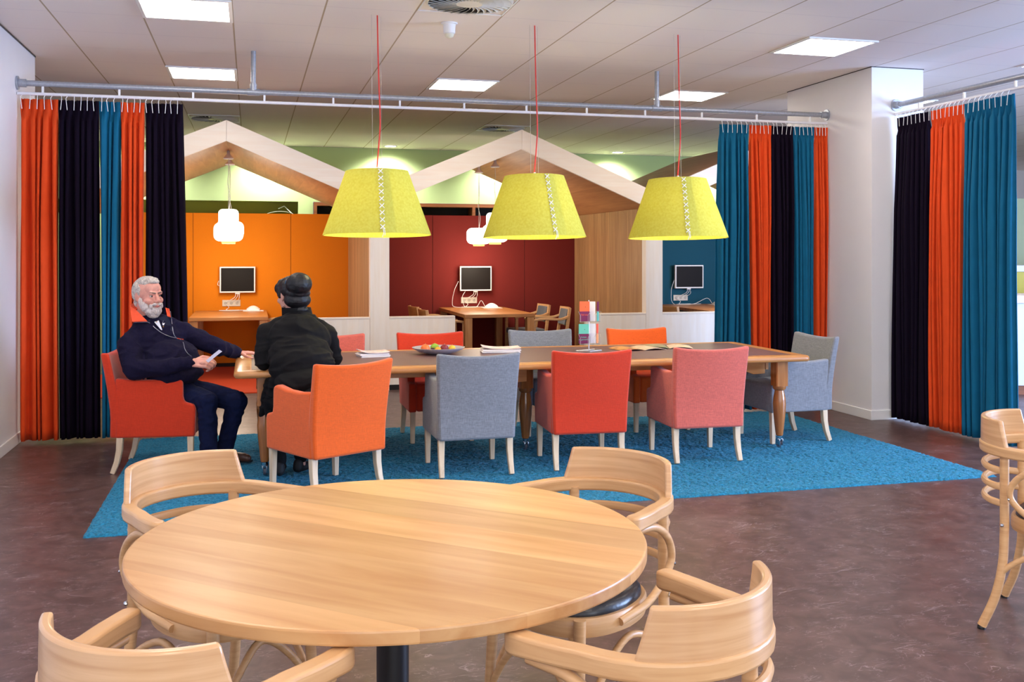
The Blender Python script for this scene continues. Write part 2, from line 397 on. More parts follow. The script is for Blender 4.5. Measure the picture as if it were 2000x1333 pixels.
# ------------------------------------------------------------------ the room
CEIL = 3.2
fl = MB().box(-9, 18, -6, 22, -.2, 0).build('floor', M['floor']); struct(fl)
ce = MB().box(-9, 18, -6, 22, CEIL, CEIL+.2).build('ceiling', M['ceil']); struct(ce)
LWX = -1.79
struct(MB().box(LWX-.25, LWX, -3, 9.29, 0, CEIL).build('wall_left', M['wall']))
struct(MB().box(LWX, LWX+.014, -3, 9.29, 0, .085).build('baseboard_left', M['base'], bevel=.003))
struct(MB().box(-9, 9.5, 16.0, 16.05, 0, 2.12).box(-9, -3, 16, 16.05, 2.12, CEIL).box(-3, .72, 16, 16.05, 2.33, CEIL).box(.72, .95, 16, 16.05, 2.12, CEIL)
       .box(.95, 5.2, 16, 16.05, 2.33, CEIL).box(5.2, 9.5, 16, 16.05, 2.12, CEIL).build('wall_back', M['green']))
struct(MB().box(-3, .72, 16.05, 16.35, 2.33, 2.37).box(-3, .72, 16.05, 16.35, 2.08, 2.12).box(-3, .72, 16.33, 16.38, 2.12, 2.33).box(.72, .74, 16.05, 16.35, 2.12, 2.33).build('trim_3', plain('olive_niche_paint', sl(168, 160, 70), .8)))
# column with its skirting
struct(MB().box(5.43, 5.97, 7.88, 9.34, 0, CEIL).build('wall_column', M['wall']))
struct(MB().box(5.416, 5.984, 7.866, 9.354, 0, .085).build('baseboard_column', M['base'], bevel=.003))
struct(MB().box(5.425, 5.975, 7.875, 9.345, CEIL-.006, CEIL).build('trim_1', M['dark']))
struct(MB().box(LWX-.25, LWX+.006, -3, 9.295, CEIL-.012, CEIL).build('trim_2', M['black']))
# far right end of the building
struct(MB().box(9.5, 18, 16.9, 17.0, 0, CEIL).build('wall_far_right', M['wall']))

# far reception zone seen past the right curtain
t = thing('reception_counter', 'pale blue and white counter with a wooden top far right beyond the curtain', 'counter', (7.9, 8.9, 0), -YAW)
MB().box(0, 3.5, 0, .6, .1, .98).build('front_panel', plain('pale_blue_laminate', sl(214, 226, 240), .4), t)
MB().box(-.03, 3.53, -.04, .64, .98, 1.06).build('countertop', M['maple'], t, bevel=.004)
MB().box(.02, 3.48, .02, .58, 0, .1).build('plinth', M['shelfwood'], t)
t = thing('yellow_cabinet', 'long yellow cabinet with a white top behind the far right counter', 'cabinet', (8.9, 10.6, 0), -YAW)
MB().box(0, 4, 0, .5, 0, 1.28).build('body', plain('mustard_laminate', sl(205, 190, 60), .5), t)
MB().box(-.02, 4.02, -.02, .52, 1.28, 1.36).build('cabinet_top', M['white'], t, bevel=.004)
t = tag(MB().box(0, 3.5, 0, .08, 0, 2.3).build('partition_screen', M['greenpale'], bevel=.004), 'tall pale green screen behind the yellow cabinet at far right', 'screen')
t.location = (9.7, 12.2, 0); t.rotation_euler = (0, 0, -YAW)

# ------------------------------------------------------------------ ceiling fittings
gx = lambda k: -.745+.62*k
def ceiling_light(x, y, label):
    t = thing('ceiling_light', label, 'ceiling light', (x+.31, y+.31, CEIL), group='square ceiling light panels')
    f = MB()
    for a in ((-.31, .31, -.31, -.285), (-.31, .31, .285, .31), (-.31, -.285, -.285, .285), (.285, .31, -.285, .285)): f.box(*a, -.012, -.0005)
    f.build('frame', M['white'], t); MB().box(-.285, .285, -.285, .285, -.009, -.0005).build('diffuser', M['lightpanel'], t)
    return t
CL = ceiling_light(gx(0), 6.92, 'square lit ceiling panel at the top left of the photo, cut by its upper edge')
for x, y, lb in ((gx(0), 9.45, 'square lit ceiling panel behind the pipe above the left curtain'),
                 (gx(4), 9.45, 'square lit ceiling panel in the middle, between the first two red cords'),
                 (gx(8), 9.5, 'square lit ceiling panel just right of the third red lamp cord'),
                 (gx(8), 6.92, 'largest lit ceiling panel, upper right, in front of the white column'),
                 (gx(12), 6.92, 'lit ceiling panel touching the right edge of the photo'),
                 (gx(12), 9.4, 'lit ceiling panel seen as a sliver behind the white column and right pipe'),):
    dup(CL, (x+.31, y+.31, CEIL), 0, lb)
k = 0
for y in (4.4, 1.9, -.6, -3.1):
    for j, x in enumerate((gx(0), gx(4), gx(8), gx(12))):
        dup(CL, (x+.31, y+.31, CEIL), 0, 'lit ceiling panel outside the photo, %s row, %s from the left wall' % (('first', 'second', 'third', 'last')[k], ('first', 'second', 'third', 'fourth')[j]))
    k += 1

def vent(x, y, label):
    t = thing('ceiling_vent', label, 'air vent', (x+.31, y+.31, CEIL), group='round swirl air vents')
    MB().lathe([(.30, -.001), (.285, -.012), (.28, -.012), (.28, -.002)], seg=40, cap=False).build('rim', M['vent'], t, smooth=True)
    MB().lathe([(.279, -.0035), (.279, -.0015)], seg=40).build('recess', M['dark'], t)
    MB().lathe([(.095, -.003), (.09, -.016), (.0005, -.02)], seg=32, cap=False).build('hub', M['vent'], t, smooth=True)
    v = MB()
    for k in range(30):
        a = 2*pi*k/30; pts = []
        for q in range(5):
            r = .085+.195*q/4; an = a+.35*(q/4)**1.2; wd = .008+.008*q/4
            pts.append((r, an, wd))
        vs = []
        for r, an, wd in pts:
            p = Vector((r*cos(an), r*sin(an), 0)); tt = Vector((-sin(an), cos(an), 0))
            vs += [p-tt*wd*.8+Vector((0, 0, -.004)), p+tt*wd*.8+Vector((0, 0, -.018))]
        v.add(vs, [(2*i, 2*i+1, 2*i+3, 2*i+2) for i in range(4)])
    v.build('vane_ring', M['vent'], t, solid=.0015)
    fr = MB()
    for a in ((-.305, .305, -.305, -.295), (-.305, .305, .295, .305), (-.305, -.295, -.295, .295), (.295, .305, -.295, .295)): fr.box(*a, -.005, -.0005)
    fr.build('frame', M['white'], t)
    return t
V = vent(gx(3), 6.25, 'round swirl air vent cut by the top edge of the photo')
dup(V, (gx(0)+.31, 12.65+.31, CEIL), 0, 'swirl air vent above the left gable peak')
dup(V, (gx(6)+.31, 12.7+.31, CEIL), 0, 'swirl air vent above the middle gable peak')
t = thing('motion_detector', 'small white motion detector on the ceiling between two red cords', 'sensor', (1.41, 7.19, CEIL))
MB().lathe([(.062, -.001), (.06, -.008), (.046, -.012), (.043, -.075), (.03, -.085)], seg=28).build('housing', M['white'], t, smooth=True)
MB().lathe([(.036, -.082), (.03, -.1), (.016, -.11), (.001, -.113)], seg=24).build('lens', plain('frosted_lens', sl(225, 222, 200), .3), t, smooth=True)
for x, lb in ((-1.6, 'small round downlight above the green wall at far left, over the left gable'), (.26, 'small round downlight above the green wall behind the left gable'), (4.0, 'small round downlight above the green wall behind the middle gable'), (7.75, 'small round downlight above the green wall hidden past the column'), (2.112, 'small round downlight washing the green wall above the left lamp'), (5.891, 'small round downlight washing the green wall above the right lamp')):
    t = thing('downlight', lb, 'downlight', (x, 15.55, CEIL), group='round downlights at the green wall')
    MB().lathe([(.11, -.001), (.1, -.012), (.085, -.012), (.085, -.003)], seg=28, cap=False).build('trim_ring', M['white'], t, smooth=True)
    MB().lathe([(.084, -.006), (.084, -.003)], seg=28).build('lit_disc', M['lightpanel'], t)
    l = bpy.data.lights.new('downlight_beam', 'SPOT'); l.energy = 105; l.spot_size = R(140); l.spot_blend = .8; l.color = (1, 1, .92); l.shadow_soft_size = .08
    o = bpy.data.objects.new('downlight_beam', l); C.objects.link(o); o.parent = t; o.location = (0, .05, -.05); o.rotation_euler = (R(14), 0, 0)

# ------------------------------------------------------------------ curtain rods
def flange(mb, c, axis, s=1):
    c = Vector(c); d = Vector(axis)
    mb.tube([c, c+d*.012], .055, 20); mb.tube([c, c+d*.07], .033, 16)
t = thing('curtain_pipe', 'galvanised scaffold pipe hung from the ceiling across the room, carrying the curtains', 'curtain pipe', (0, 8.6, 2.856))
MB().tube([(LWX+.004, 0, 0), (5.428, 0, 0)], .0235, 16).build('pipe', M['galv'], t, smooth=True)
for xx, dx in ((LWX+.002, 1), (5.428, -1)):
    f = MB(); flange(f, (xx, 0, 0), (dx, 0, 0)); f.build('wall_flange', M['galv'], t, smooth=True)
for x in (.021, 3.647):
    MB().tube([(x, 0, .0), (x, 0, CEIL-2.856-.001)], .021, 14).build('ceiling_hanger', M['galv'], t, smooth=True)
    MB().tube([(x-.05, 0, 0), (x+.05, 0, 0)], .03, 16).tube([(x, 0, 0), (x, 0, .07)], .028, 16).build('tee_joint', M['galv'], t, smooth=True)
MB().tube([(2.35, 0, 0), (2.39, 0, 0)], .026, 16).build('pipe_joint', M['galv'], t, smooth=True)
r = MB().tube([(LWX+.004, 0, -.082), (5.428, 0, -.082)], .0135, 12).build('curtain_rail', M['whitemetal'], t, smooth=True)
for i in range(13):
    x = -1.6+i*.57
    if x < 5.4: MB().box(x-.008, x+.008, -.008, .008, -.075, -.02).build('rail_bracket', M['white'], r)
t = thing('curtain_pipe', 'galvanised pipe running from the column face to the right edge of the photo', 'curtain pipe', (5.68, 0, 2.856))
MB().tube([(0, 7.878, 0), (0, 3.2, 0)], .0235, 16).build('pipe', M['galv'], t, smooth=True)
f = MB(); flange(f, (0, 7.878, 0), (0, -1, 0)); f.build('wall_flange', M['galv'], t, smooth=True)
MB().tube([(0, 4.6, 0), (0, 4.6, CEIL-2.857)], .021, 14).build('ceiling_hanger', M['galv'], t, smooth=True)
r = MB().tube([(0, 7.878, -.082), (0, 3.2, -.082)], .0135, 12).build('curtain_rail', M['whitemetal'], t, smooth=True)
for i in range(8):
    y = 7.55-i*.57; MB().box(-.008, .008, y-.008, y+.008, -.075, -.02).build('rail_bracket', M['white'], r)

# ------------------------------------------------------------------ curtains
def curtain(p0, p1, top, mat, label, nf, flare0=0, flare1=0, seed=0, amp=.05, group='velvet curtain panels'):
    """pleated panel hanging between plan points p0,p1"""
    rnd = random.Random(seed); p0 = Vector(p0); p1 = Vector(p1); d = (p1-p0); L = d.length; d.normalize(); nrm = Vector((-d.y, d.x))
    mid = (p0+p1)/2
    L -= .008
    t = thing('curtain', label, 'curtain', (mid.x, mid.y, 0), 0, group)
    ph = [rnd.uniform(-.8, .8) for _ in range(nf+2)]; am = [rnd.uniform(.45, 1.35) for _ in range(nf+2)]
    wob = [rnd.uniform(-.012, .012) for _ in range(nf+2)]
    def lerp(a, x):
        i = int(x); f = x-i; i = min(i, len(a)-2); f = f*f*(3-2*f); return a[i]*(1-f)+a[i+1]*f
    def fn(u, v):
        z = .025+(top-.025)*v; b = 1-v
        uu = u+.5/nf*sin(2*pi*(u*nf*.37+seed*.7))*(.25+.5*min(1, b*2.5))*sin(pi*u); s = uu*nf
        ampz = amp*(.35+.65*min(1, b*3.2))*lerp(am, s)
        phase = 2*pi*s+lerp(ph, s)*min(1, b*2)
        w1 = sin(phase); ww = 1-2*abs(sin(phase/2))**.85
        # flattened outer faces, deep narrow valleys
        off = ampz*ww
        if v > .955: off = .018*math.copysign(abs(w1)**.4, w1); z += -.006*abs(w1)
        x = -L/2+u*L+.28*L/nf*sin(2*phase)*.35
        x += (-(1-u)*flare0+u*flare1)*b**1.1+lerp(wob, s)*sin(b*3.1+seed)
        q = d*x+nrm*(off+.01*sin(b*5+s))
        return Vector((q.x, q.y, z))
    nu = nf*16+1
    MB().grid(nu, 34, fn).build('curtain_cloth', mat, t, smooth=True, solid=.004)
    for k in range(nf):
        u = (k+.25)/nf; q = d*(-L/2+u*L)+nrm*(-.026)
        tilt = rnd.uniform(-.012, .012)*1
        qt = q+d*tilt
        MB().tube([(q.x+nrm.x*.026, q.y+nrm.y*.026, 2.768), (qt.x, qt.y, top+.008), (q.x, q.y, top-.085)], .0028, 6).build('hook', M['white'], t)
    return t
Yc = 8.6
for i, (a, b, m, nf, f0, f1, lb) in enumerate((
    (-1.765, -1.482, 'c_orange', 5, 0, .01, 'orange velvet curtain panel against the left white wall'),
    (-1.482, -1.177, 'c_navy', 6, 0, .0, 'dark aubergine velvet curtain panel right of the leftmost orange one'),
    (-1.177, -1.023, 'c_teal', 3, 0, .0, 'narrow teal velvet curtain panel in the left group'),
    (-1.023, -.835, 'c_orange', 4, 0, 0, 'orange velvet curtain panel behind the seated man'),
    (-.835, -.543, 'c_navy', 6, 0, .07, 'dark aubergine velvet curtain panel ending the left group beside the orange booth'),
    (4.292, 4.591, 'c_teal', 6, .08, .02, 'teal velvet curtain panel starting the middle group beside the teal booth'),
    (4.591, 4.819, 'c_orange', 5, -.02, 0, 'orange velvet curtain panel left in the middle group'),
    (4.819, 5.054, 'c_navy', 5, 0, 0, 'dark aubergine velvet curtain panel in the centre of the middle group'),
    (5.054, 5.287, 'c_teal', 5, 0, 0, 'teal velvet curtain panel right in the middle group, between aubergine and orange'),
    (5.287, 5.425, 'c_orange', 4, 0, -.01, 'narrow orange velvet curtain panel touching the column'))):
    curtain((a, Yc), (b, Yc), 2.735, M[m], lb, nf, f0, f1, seed=i+3, amp=.05)
for i, (a, b, m, nf, f0, f1, lb) in enumerate((
    (7.84, 7.378, 'c_navy', 8, .01, .028, 'dark aubergine velvet curtain panel right of the column'),
    (7.378, 6.963, 'c_orange', 8, -.03, .018, 'orange velvet curtain panel right of the column'),
    (6.963, 6.40, 'c_teal', 9, -.02, .02, 'wide teal velvet curtain panel at the right edge'))):
    curtain((5.66, a), (5.66, b), 2.735, M[m], lb, nf, f0, f1, seed=i+33, amp=.05, group='velvet curtain panels on the right pipe')

# ------------------------------------------------------------------ the row of gabled booths
YF, YB = 10.95, 13.7                 # front and back of the booths
PX = [-1.87, 1.37, 4.61, 7.85]       # post centres
PK = [-.25, 2.99, 6.23]              # gable peaks
ZV, ZP, TH = 2.02, 2.70, .222        # soffit at the valley, at the peak; roof thickness
for x, nm, lb in ((PK[0], 'gable_roof', 'pale wooden gable roof over the orange booth at left'), (PK[1], 'gable_roof', 'pale wooden gable roof over the burgundy booth in the middle'),
              (PK[2], 'gable_roof', 'pale wooden gable roof over the teal booth, mostly behind the middle curtains')):
    t = thing(nm, lb, 'roof', (x, 0, 0), group='gable roofs of the booths')
    hw = 1.62-.001
    chev = [(-hw, ZV), (0, ZP), (hw, ZV), (hw, ZV+TH), (0, ZP+TH), (-hw, ZV+TH)]
    for s in (-1, 1):
        poly = [(0.0008*s, ZP), (hw*s, ZV), (hw*s, ZV+TH), (0.0008*s, ZP+TH)]
        MB().prism(poly, YF, YF+.04).build('fascia_board', M['maple'], t, bevel=.0015)
        MB().prism([(a, b if b < ZV+TH-.01 and False else b) for a, b in poly], YF+.04, YB-.002).build('roof_panel', M['soffit'], t)
for i, x in enumerate(PX[1:3]):
    t = thing('slatted_partition', ('slatted wooden partition with a pale post between the orange and burgundy booths', 'slatted wooden partition with a pale post between the burgundy and teal booths')[i], 'partition', (x, 0, 0), group='slatted partitions between booths')
    # post notched under the roof valley
    MB().prism([(-.105, 0), (.105, 0), (.105, ZV+.044), (0, ZV), (-.105, ZV+.044)], YF-.002, YF+.12).build('post', M['maplez'], t)
    MB().prism([(-.07, 0), (.07, 0), (.07, ZV+.029), (0, ZV-.001), (-.07, ZV+.029)], YF+.12, YB-.002).build('core_board', M['slat'], t)
    for s in (-1, 1):
        sm = MB(); y = YF+.125
        while y < YB-.025:
            xa, xb = sorted((s*.07, s*.088)); sm.box(xa, xb, y, y+.021, .0, ZV+.03); y += .03
        sm.build('slat_cladding', M['slat'], t)
for x0, x1, m, c, lb in ((-1.79, 1.36, 'orangefelt', 'orange', 'tall orange felt wall panel at the back of the left booth'), (1.38, 4.60, 'redfelt', 'burgundy', 'tall burgundy felt wall panel at the back of the middle booth'), (4.62, 7.76, 'tealfelt', 'teal', 'tall dark teal felt wall panel at the back of the right booth')):
    t = thing('felt_wall_panel', lb, 'wall panel', ((x0+x1)/2, YB, 0), group='felt back walls of the booths')
    W_ = x1-x0; xs = [-W_/2, x0*0-W_/2+W_*.14, -W_/2+W_*.14+1.22-.2*0, W_/2]
    xs = {'orange': [x0, -.735, .52, x1], 'burgundy': [x0, 2.45, 3.78, x1], 'teal': [x0, 5.7, 7.0, x1]}[c]
    xc = (x0+x1)/2
    for a, b in zip(xs, xs[1:]):
        MB().box(a-xc+.0025, b-xc-.0025, 0, .05, .06, 2.045).build('felt_board', M[m], t, bevel=.003)
    MB().box(x0-xc, x1-xc, .01, .06, 0, 2.04).build('backing_board', M['dark'], t)
for x0, x1, m, lb in ((-1.79, 1.28, 'orangecarpet', 'orange carpet covering the floor of the left booth'), (1.46, 4.52, 'redcarpet', 'dark burgundy carpet on the floor of the middle booth'), (4.70, 7.76, 'tealcarpet', 'dark teal carpet on the floor of the right booth')):
    t = tag(MB().box(-(x1-x0)/2, (x1-x0)/2, YF+.13, YB-.0, 0.0005, .012).build('booth_carpet', M[m]), lb, 'carpet', 'booth carpets'); t.location.x = (x0+x1)/2
for x0, x1, lb in ((.53, 1.264, 'low pale front wall left of the first booth post'), (1.476, 2.215, 'low pale front wall right of the first booth post'),
                   (3.77, 4.504, 'low pale front wall left of the second booth post, behind the leaflet stand'), (4.716, 5.46, 'low pale front wall right of the second booth post, meeting the teal curtain')):
    t = thing('low_wall', lb, 'low wall', ((x0+x1)/2, YF, 0), group='low front walls of the booths'); h = (x1-x0)/2
    MB().box(-h, h, .004, .09, .06, .79).build('wall_panel', M['maplez'], t)
    MB().box(-h, h, 0, .1, .79, .81).build('cap_board', M['maple'], t, bevel=.003)
    MB().box(-h, h, .02, .08, 0.0, .06).build('plinth', M['dark'], t)

# booth furniture
def desk(x0, x1, y0, y1, label):
    t = thing('desk', label, 'desk', ((x0+x1)/2, (y0+y1)/2, .012), group='oak booth desks'); hx, hy = (x1-x0)/2, (y1-y0)/2
    MB().box(-hx, hx, -hy, hy, .705, .748).build('tabletop', M['desk'], t, bevel=.004)
    for sx in (-1, 1):
        for sy in (-1, 1):
            xa, xb = sorted((sx*(hx-.01), sx*(hx-.1))); ya, yb = sorted((sy*(hy-.01), sy*(hy-.1)))
            MB().box(xa, xb, ya, yb, 0, .705).build('leg', M['deskz'], t, bevel=.003)
    return t
desk(-.70, .20, 12.15, 13.66, 'oak desk under the screen in the orange booth')
desk(2.53, 3.43, 11.93, 13.66, 'oak desk under the screen in the burgundy booth')
desk(5.80, 6.75, 11.93, 13.66, 'oak desk under the screen in the teal booth')
def monitor(xc, zc, w_, h_, label, first=None):
    if first: return dup(first, (xc, YB-.06, zc), 0, label)
    t = thing('wall_screen', label, 'computer screen', (xc, YB-.06, zc), group='wall mounted computer screens')
    MB().box(-w_/2, w_/2, -.045, -.0, -h_/2, h_/2).build('housing', M['white'], t, bevel=.006)
    MB().box(-w_/2+.018, w_/2-.018, -.047, -.044, -h_/2+.02, h_/2-.018).build('display', M['screen'], t)
    MB().box(-.06, .06, 0, .06, -.05, .05).build('wall_bracket', M['white'], t)
    MB().box(-.03, .03, -.03, -.005, -h_/2-.016, -h_/2).build('cable_outlet', M['white'], t)
    return t
MN = monitor(-.17, 1.165, .455, .345, 'white framed dark computer screen on the orange wall')
monitor(3.045, 1.16, 0, 0, 'white framed dark computer screen on the burgundy wall', MN)
monitor(6.285, 1.168, 0, 0, 'white framed dark computer screen on the teal wall', MN)
def sockets(xc, label, first=None):
    if first: return dup(first, (xc, YB, .853), 0, label)
    t = thing('socket_strip', label, 'power sockets', (xc, YB, .853), group='power socket strips')
    MB().box(-.115, .115, -.012, -.0005, -.042, .042).build('cover_plate', plain('cream_plastic', sl(214, 205, 190), .45), t, bevel=.003)
    for k in (-1, 0, 1): MB().tube([(k*.073, -.0135, 0), (k*.073, -.009, 0)], .021, 18).tube([(k*.073-.009, -.014, 0), (k*.073-.009, -.01, 0)], .003, 8).tube([(k*.073+.009, -.014, 0), (k*.073+.009, -.01, 0)], .003, 8).build('socket', plain('socket_grey', sl(180, 172, 160), .5), t)
    return t
S1 = sockets(-.25, 'three cream power sockets below the screen on the orange wall')
sockets(2.967, 'three cream power sockets below the screen on the burgundy wall', S1)
sockets(6.185, 'three cream power sockets below the screen on the teal wall', S1)
def cable(pts, label, r=.0035, group='white computer cables'):
    return tag(MB().tube(catmull(pts, 7), r, 6).build('cable', M['white'], smooth=True), label, 'cable', group)
DZ = .764
for (mx, sx_, nm) in ((-.17, -.25, 'orange'), (3.045, 2.967, 'burgundy'), (6.285, 6.185, 'teal')):
    y = YB-.075
    cable([(mx-.02, y, .985), (mx-.04, y, .93), (sx_-.073, y+.06, .862)], 'left of the white cables hanging from the screen to the sockets, %s wall' % nm)
    cable([(mx+.005, y, .985), (mx-.01, y-.01, .93), (sx_+.005, y+.06, .862)], 'middle white cable hanging from the screen to the sockets, %s wall' % nm)
    cable([(mx+.02, y, .985), (mx+.02, y-.02, .92), (sx_+.073, y+.06, .862)], 'right of the white cables hanging from the screen to the sockets, %s wall' % nm)
    cable([(sx_-.073, y+.06, .845), (sx_-.03, y, .80), (sx_-.06, y-.03, DZ+.004), (sx_+.1, y-.06, DZ+.004), (sx_-.15, y-.12, DZ+.004), (sx_+.02, y-.16, DZ+.004), (mx+.14, y-.12, DZ+.006)], 'looped white mouse cable lying on the desk at the %s wall' % nm)
cable([(2.80, YB-.08, 1.12), (2.74, YB-.1, 1.0), (2.71, YB-.1, .84), (2.74, YB-.13, DZ+.004), (2.95, YB-.2, DZ+.004), (3.1, YB-.22, DZ+.004)], 'long white cable dropping left of the screen on the burgundy wall')
cable([(2.9, YB-.08, .985), (2.85, YB-.1, .9), (2.87, YB-.12, .79), (2.9, YB-.16, DZ+.004), (3.05, YB-.12, DZ+.004), (3.12, YB-.1, .85), (3.17, YB-.14, DZ+.004)], 'white cable curling onto the desk at the burgundy wall')
cable([(-.41, YB-.08, 1.15), (-.42, YB-.09, 1.10), (-.385, YB-.085, 1.08)], 'short white cable loop at the left of the orange wall screen')
cable([(6.05, YB-.08, 1.12), (6.0, YB-.09, .95), (6.03, YB-.12, DZ+.004), (6.3, YB-.2, DZ+.004), (6.52, YB-.2, .85), (6.6, YB-.22, DZ+.004)], 'long white cable dropping left of the screen on the teal wall')
for x, y, lb in ((.03, 13.42, 'white computer mouse on a pad on the desk in the orange booth'), (3.2, 13.3, 'white computer mouse on a pad on the desk in the burgundy booth'), (6.62, 13.3, 'white computer mouse on a pad on the desk in the teal booth')):
    t = thing('computer_mouse', lb, 'computer mouse', (x, y, DZ), group='computer mice on the desks')
    MB().box(-.13, .13, -.1, .1, -.003, .004).build('mouse_pad', M['paper'], t)
    MB().slab(9, 7, lambda u, v, w: Vector(((u-.5)*.17*(1-.1*(2*v-1)**2), (v-.5)*.13, .0045+w*(.012+.05*sin(pi*min(max(u, .02), .98))**.7*(1-(2*v-1)**4*.8))))).build('shell', M['white'], t, smooth=True)

# wooden booth chairs with grey pads
def booth_chair():
    t = thing('booth_chair', 'x', 'chair', group='wooden chairs with grey pads in the booths')
    for s in (-1, 1):
        MB().rect_sweep([(s*.24, -.24, 0), (s*.235, -.2, .45), (s*.22, -.25, .80)], .035, .04, up=(0, 1, 0)).build('rear_leg', M['beech'], t, bevel=.006)
        MB().rect_sweep([(s*.24, .22, 0), (s*.24, .22, .64)], .035, .04, up=(0, 1, 0)).build('front_leg', M['beech'], t, bevel=.006)
        MB().rect_sweep(catmull([(s*.24, .25, .64), (s*.25, .1, .66), (s*.25, -.12, .655), (s*.225, -.24, .69)]), .045, .03).build('arm', M['beech'], t, bevel=.006)
    def bk(u, v, w): x = (u-.5)*.46; return Vector((x*(1-.06*v), -.255-.04*v+.03*(2*u-1)**2+w*.03, .56+.24*v))
    MB().slab(11, 6, bk).build('backrest_frame', M['beech'], t, bevel=.006)
    MB().slab(9, 6, lambda u, v, w: Vector(((u-.5)*.38, -.225-.04*v+.03*(2*u-1)**2*.7+w*.02, .575+.2*v))).build('backrest_pad', M['u_booth'], t, bevel=.006)
    MB().box(-.225, .225, -.2, .23, .40, .475).build('seat', M['u_booth'], t, bevel=.02, seg=3)
    return t
BC = booth_chair(); BC.location = (2.33, 13.1, .012); BC.rotation_euler = (0, 0, R(-85)); BC['label'] = 'wooden chair with grey pad at the left side of the desk in the burgundy booth'
dup(BC, (3.66, 13.15, .012), R(92), 'farther of two grey padded wooden chairs right of the burgundy booth desk')
dup(BC, (3.73, 12.42, .012), R(86), 'nearer of two grey padded wooden chairs right of the burgundy booth desk')
dup(BC, (2.33, 12.33, .012), R(-88), 'wooden chair with grey pad near left of the burgundy booth desk behind the low wall')
dup(BC, (5.62, 12.35, .012), R(-80), 'wooden chair showing its rounded back over the low wall in the teal booth')
dup(BC, (.42, 12.95, .012), R(88), 'wooden chair with grey seat right of the desk in the orange booth')

# opal glass pendants in the booths
def opal(x, y, zb, two, label, cz=0):
    t = thing('glass_pendant', label, 'pendant lamp', (x, y, zb), group='opal glass pendants in the booths')
    def rr(r, z0, z1, k):
        out = []
        for i in range(7): a = -pi/2+pi/2*i/6; out.append((r-k+k*cos(a), z0+k+k*sin(a)))
        for i in range(7): a = pi/2*i/6; out.append((r-k+k*cos(a), z1-k+k*sin(a)))
        return out
    prof = rr(.165, .03, .245, .07)
    if two: prof = prof[:-2]+[(.118, .243)]+[(.112, .26)]+rr(.112, .245, .40, .045)[7:]
    prof = [(.001, .03)]+prof+[(.001, prof[-1][1])]
    MB().lathe(prof, seg=32, cap=False).build('glass_shade', M['glass'], t, smooth=True)
    MB().lathe([(.075, .0), (.078, .012), (.078, .034)], seg=28).build('bottom_ring', M['amber'], t, smooth=True)
    zt = prof[-1][1]; H = ZP-zb
    MB().tube([(0, 0, zt-.01), (0, 0, H-.1)], .0028, 6).build('suspension_wire', M['wire'], t)
    MB().tube(catmull([(.004, 0, zt-.01), (.02, 0, zt+.15), (-.012, 0, zt+.3), (.006, 0, zt+.45), (0, 0, H-.1)], 6), .0022, 6).build('power_cord', M['white'], t)
    MB().lathe([(.055, -.1), (.06, -.09), (.045, -.075), (.02, -.045), (.018, 0)], c=(0, 0, H), seg=20).build('ceiling_cup', M['whitemetal'], t, smooth=True)
    l = bpy.data.lights.new('opal_glow', 'POINT'); l.energy = 13; l.color = (1, .86, .66); l.shadow_soft_size = .17
    o = bpy.data.objects.new('opal_glow', l); C.objects.link(o); o.parent = t; o.location = (0, 0, -.25)
    return t
opal(PK[0], 11.95, 1.62, True, 'two-tier glowing glass pendant nearer the front in the orange booth')
opal(PK[0], 12.75, 1.66, False, 'glowing glass pendant at the back of the orange booth, behind the two-tier one')
opal(PK[1], 12.24, 1.625, True, 'two-tier glowing glass pendant in the burgundy booth, half behind the middle lime lamp')
opal(PK[1], 13.17, 1.61, False, 'single-tier glowing glass pendant at the back of the burgundy booth')
opal(PK[2], 12.25, 1.62, True, 'glowing glass pendant in the teal booth, below the right lime lamp')

# bookshelf in the back wall and the pale niche
t = thing('wall_shelf', 'red-brown wooden wall shelf with dark compartments above the felt panels', 'shelf', (0, 16.0, 0))
MB().box(.96, 5.18, -.02, .33, 2.27, 2.325).build('shelf_top', M['shelfwood'], t)
MB().box(.96, 5.18, -.02, .33, 1.7, 1.74).build('shelf_bottom', M['shelfwood'], t)
for x in (.96, 2.62, 3.52, 4.4, 5.13): MB().box(x, x+.05, -.02, .33, 1.74, 2.27).build('upright', M['shelfwood'], t)
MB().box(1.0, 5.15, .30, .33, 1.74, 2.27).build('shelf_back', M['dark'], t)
bk = thing('wire_basket', 'dark wire basket on the shelf above the burgundy panel', 'basket', (2.28, 16.1, 2.06))
b = MB()
for z in (0, .035, .07): b.tube([(-.2, -.08, z), (.2, -.08, z), (.2, .12, z), (-.2, .12, z), (-.2, -.08, z)], .004, 6)
for k in range(17): b.tube([(-.2+.025*k, -.08, .07), (-.2+.025*k, -.08, 0), (-.2+.025*k, .12, 0), (-.2+.025*k, .12, .07)], .003, 5)
b.build('wire_mesh', M['galv'], bk)
MB().box(-.19, .19, -.07, .11, .005, .03).build('contents', M['u_grey'], bk)
tag(MB().box(-.13, .13, -.1, .1, 0, .085).build('storage_box', plain('kraft_card', sl(190, 160, 110), .8), bevel=.004, loc=(2.65-.17, 16.12, 2.06)), 'small light brown box on the shelf right of the wire basket', 'box').location = (2.50, 16.14, 2.06)
tag(MB().box(.99, 3.5, -.005, .3, -.02, 0).build('inner_shelf', M['shelfwood']), 'inner board of the wall shelf carrying the basket and the box', 'shelf board').location = (0, 16.0, 2.06)
t = thing('folded_white_chair', 'white curved seat shell lying in the green wall niche', 'seat shell', (.45, 16.17, 2.12))
MB().slab(13, 7, lambda u, v, w: Vector(((u-.5)*.42, (v-.5)*.2, .001+(.06+.0*v)*sin(pi*(.04+.92*u))**.7-.004*(1-w)))).build('shell', M['white'], t, smooth=True)
MB().rect_sweep([(-.03, -.06, .10), (.06, -.08, .14), (.17, -.1, .03)], .05, .01).build('folded_flap', M['white'], t, bevel=.002)

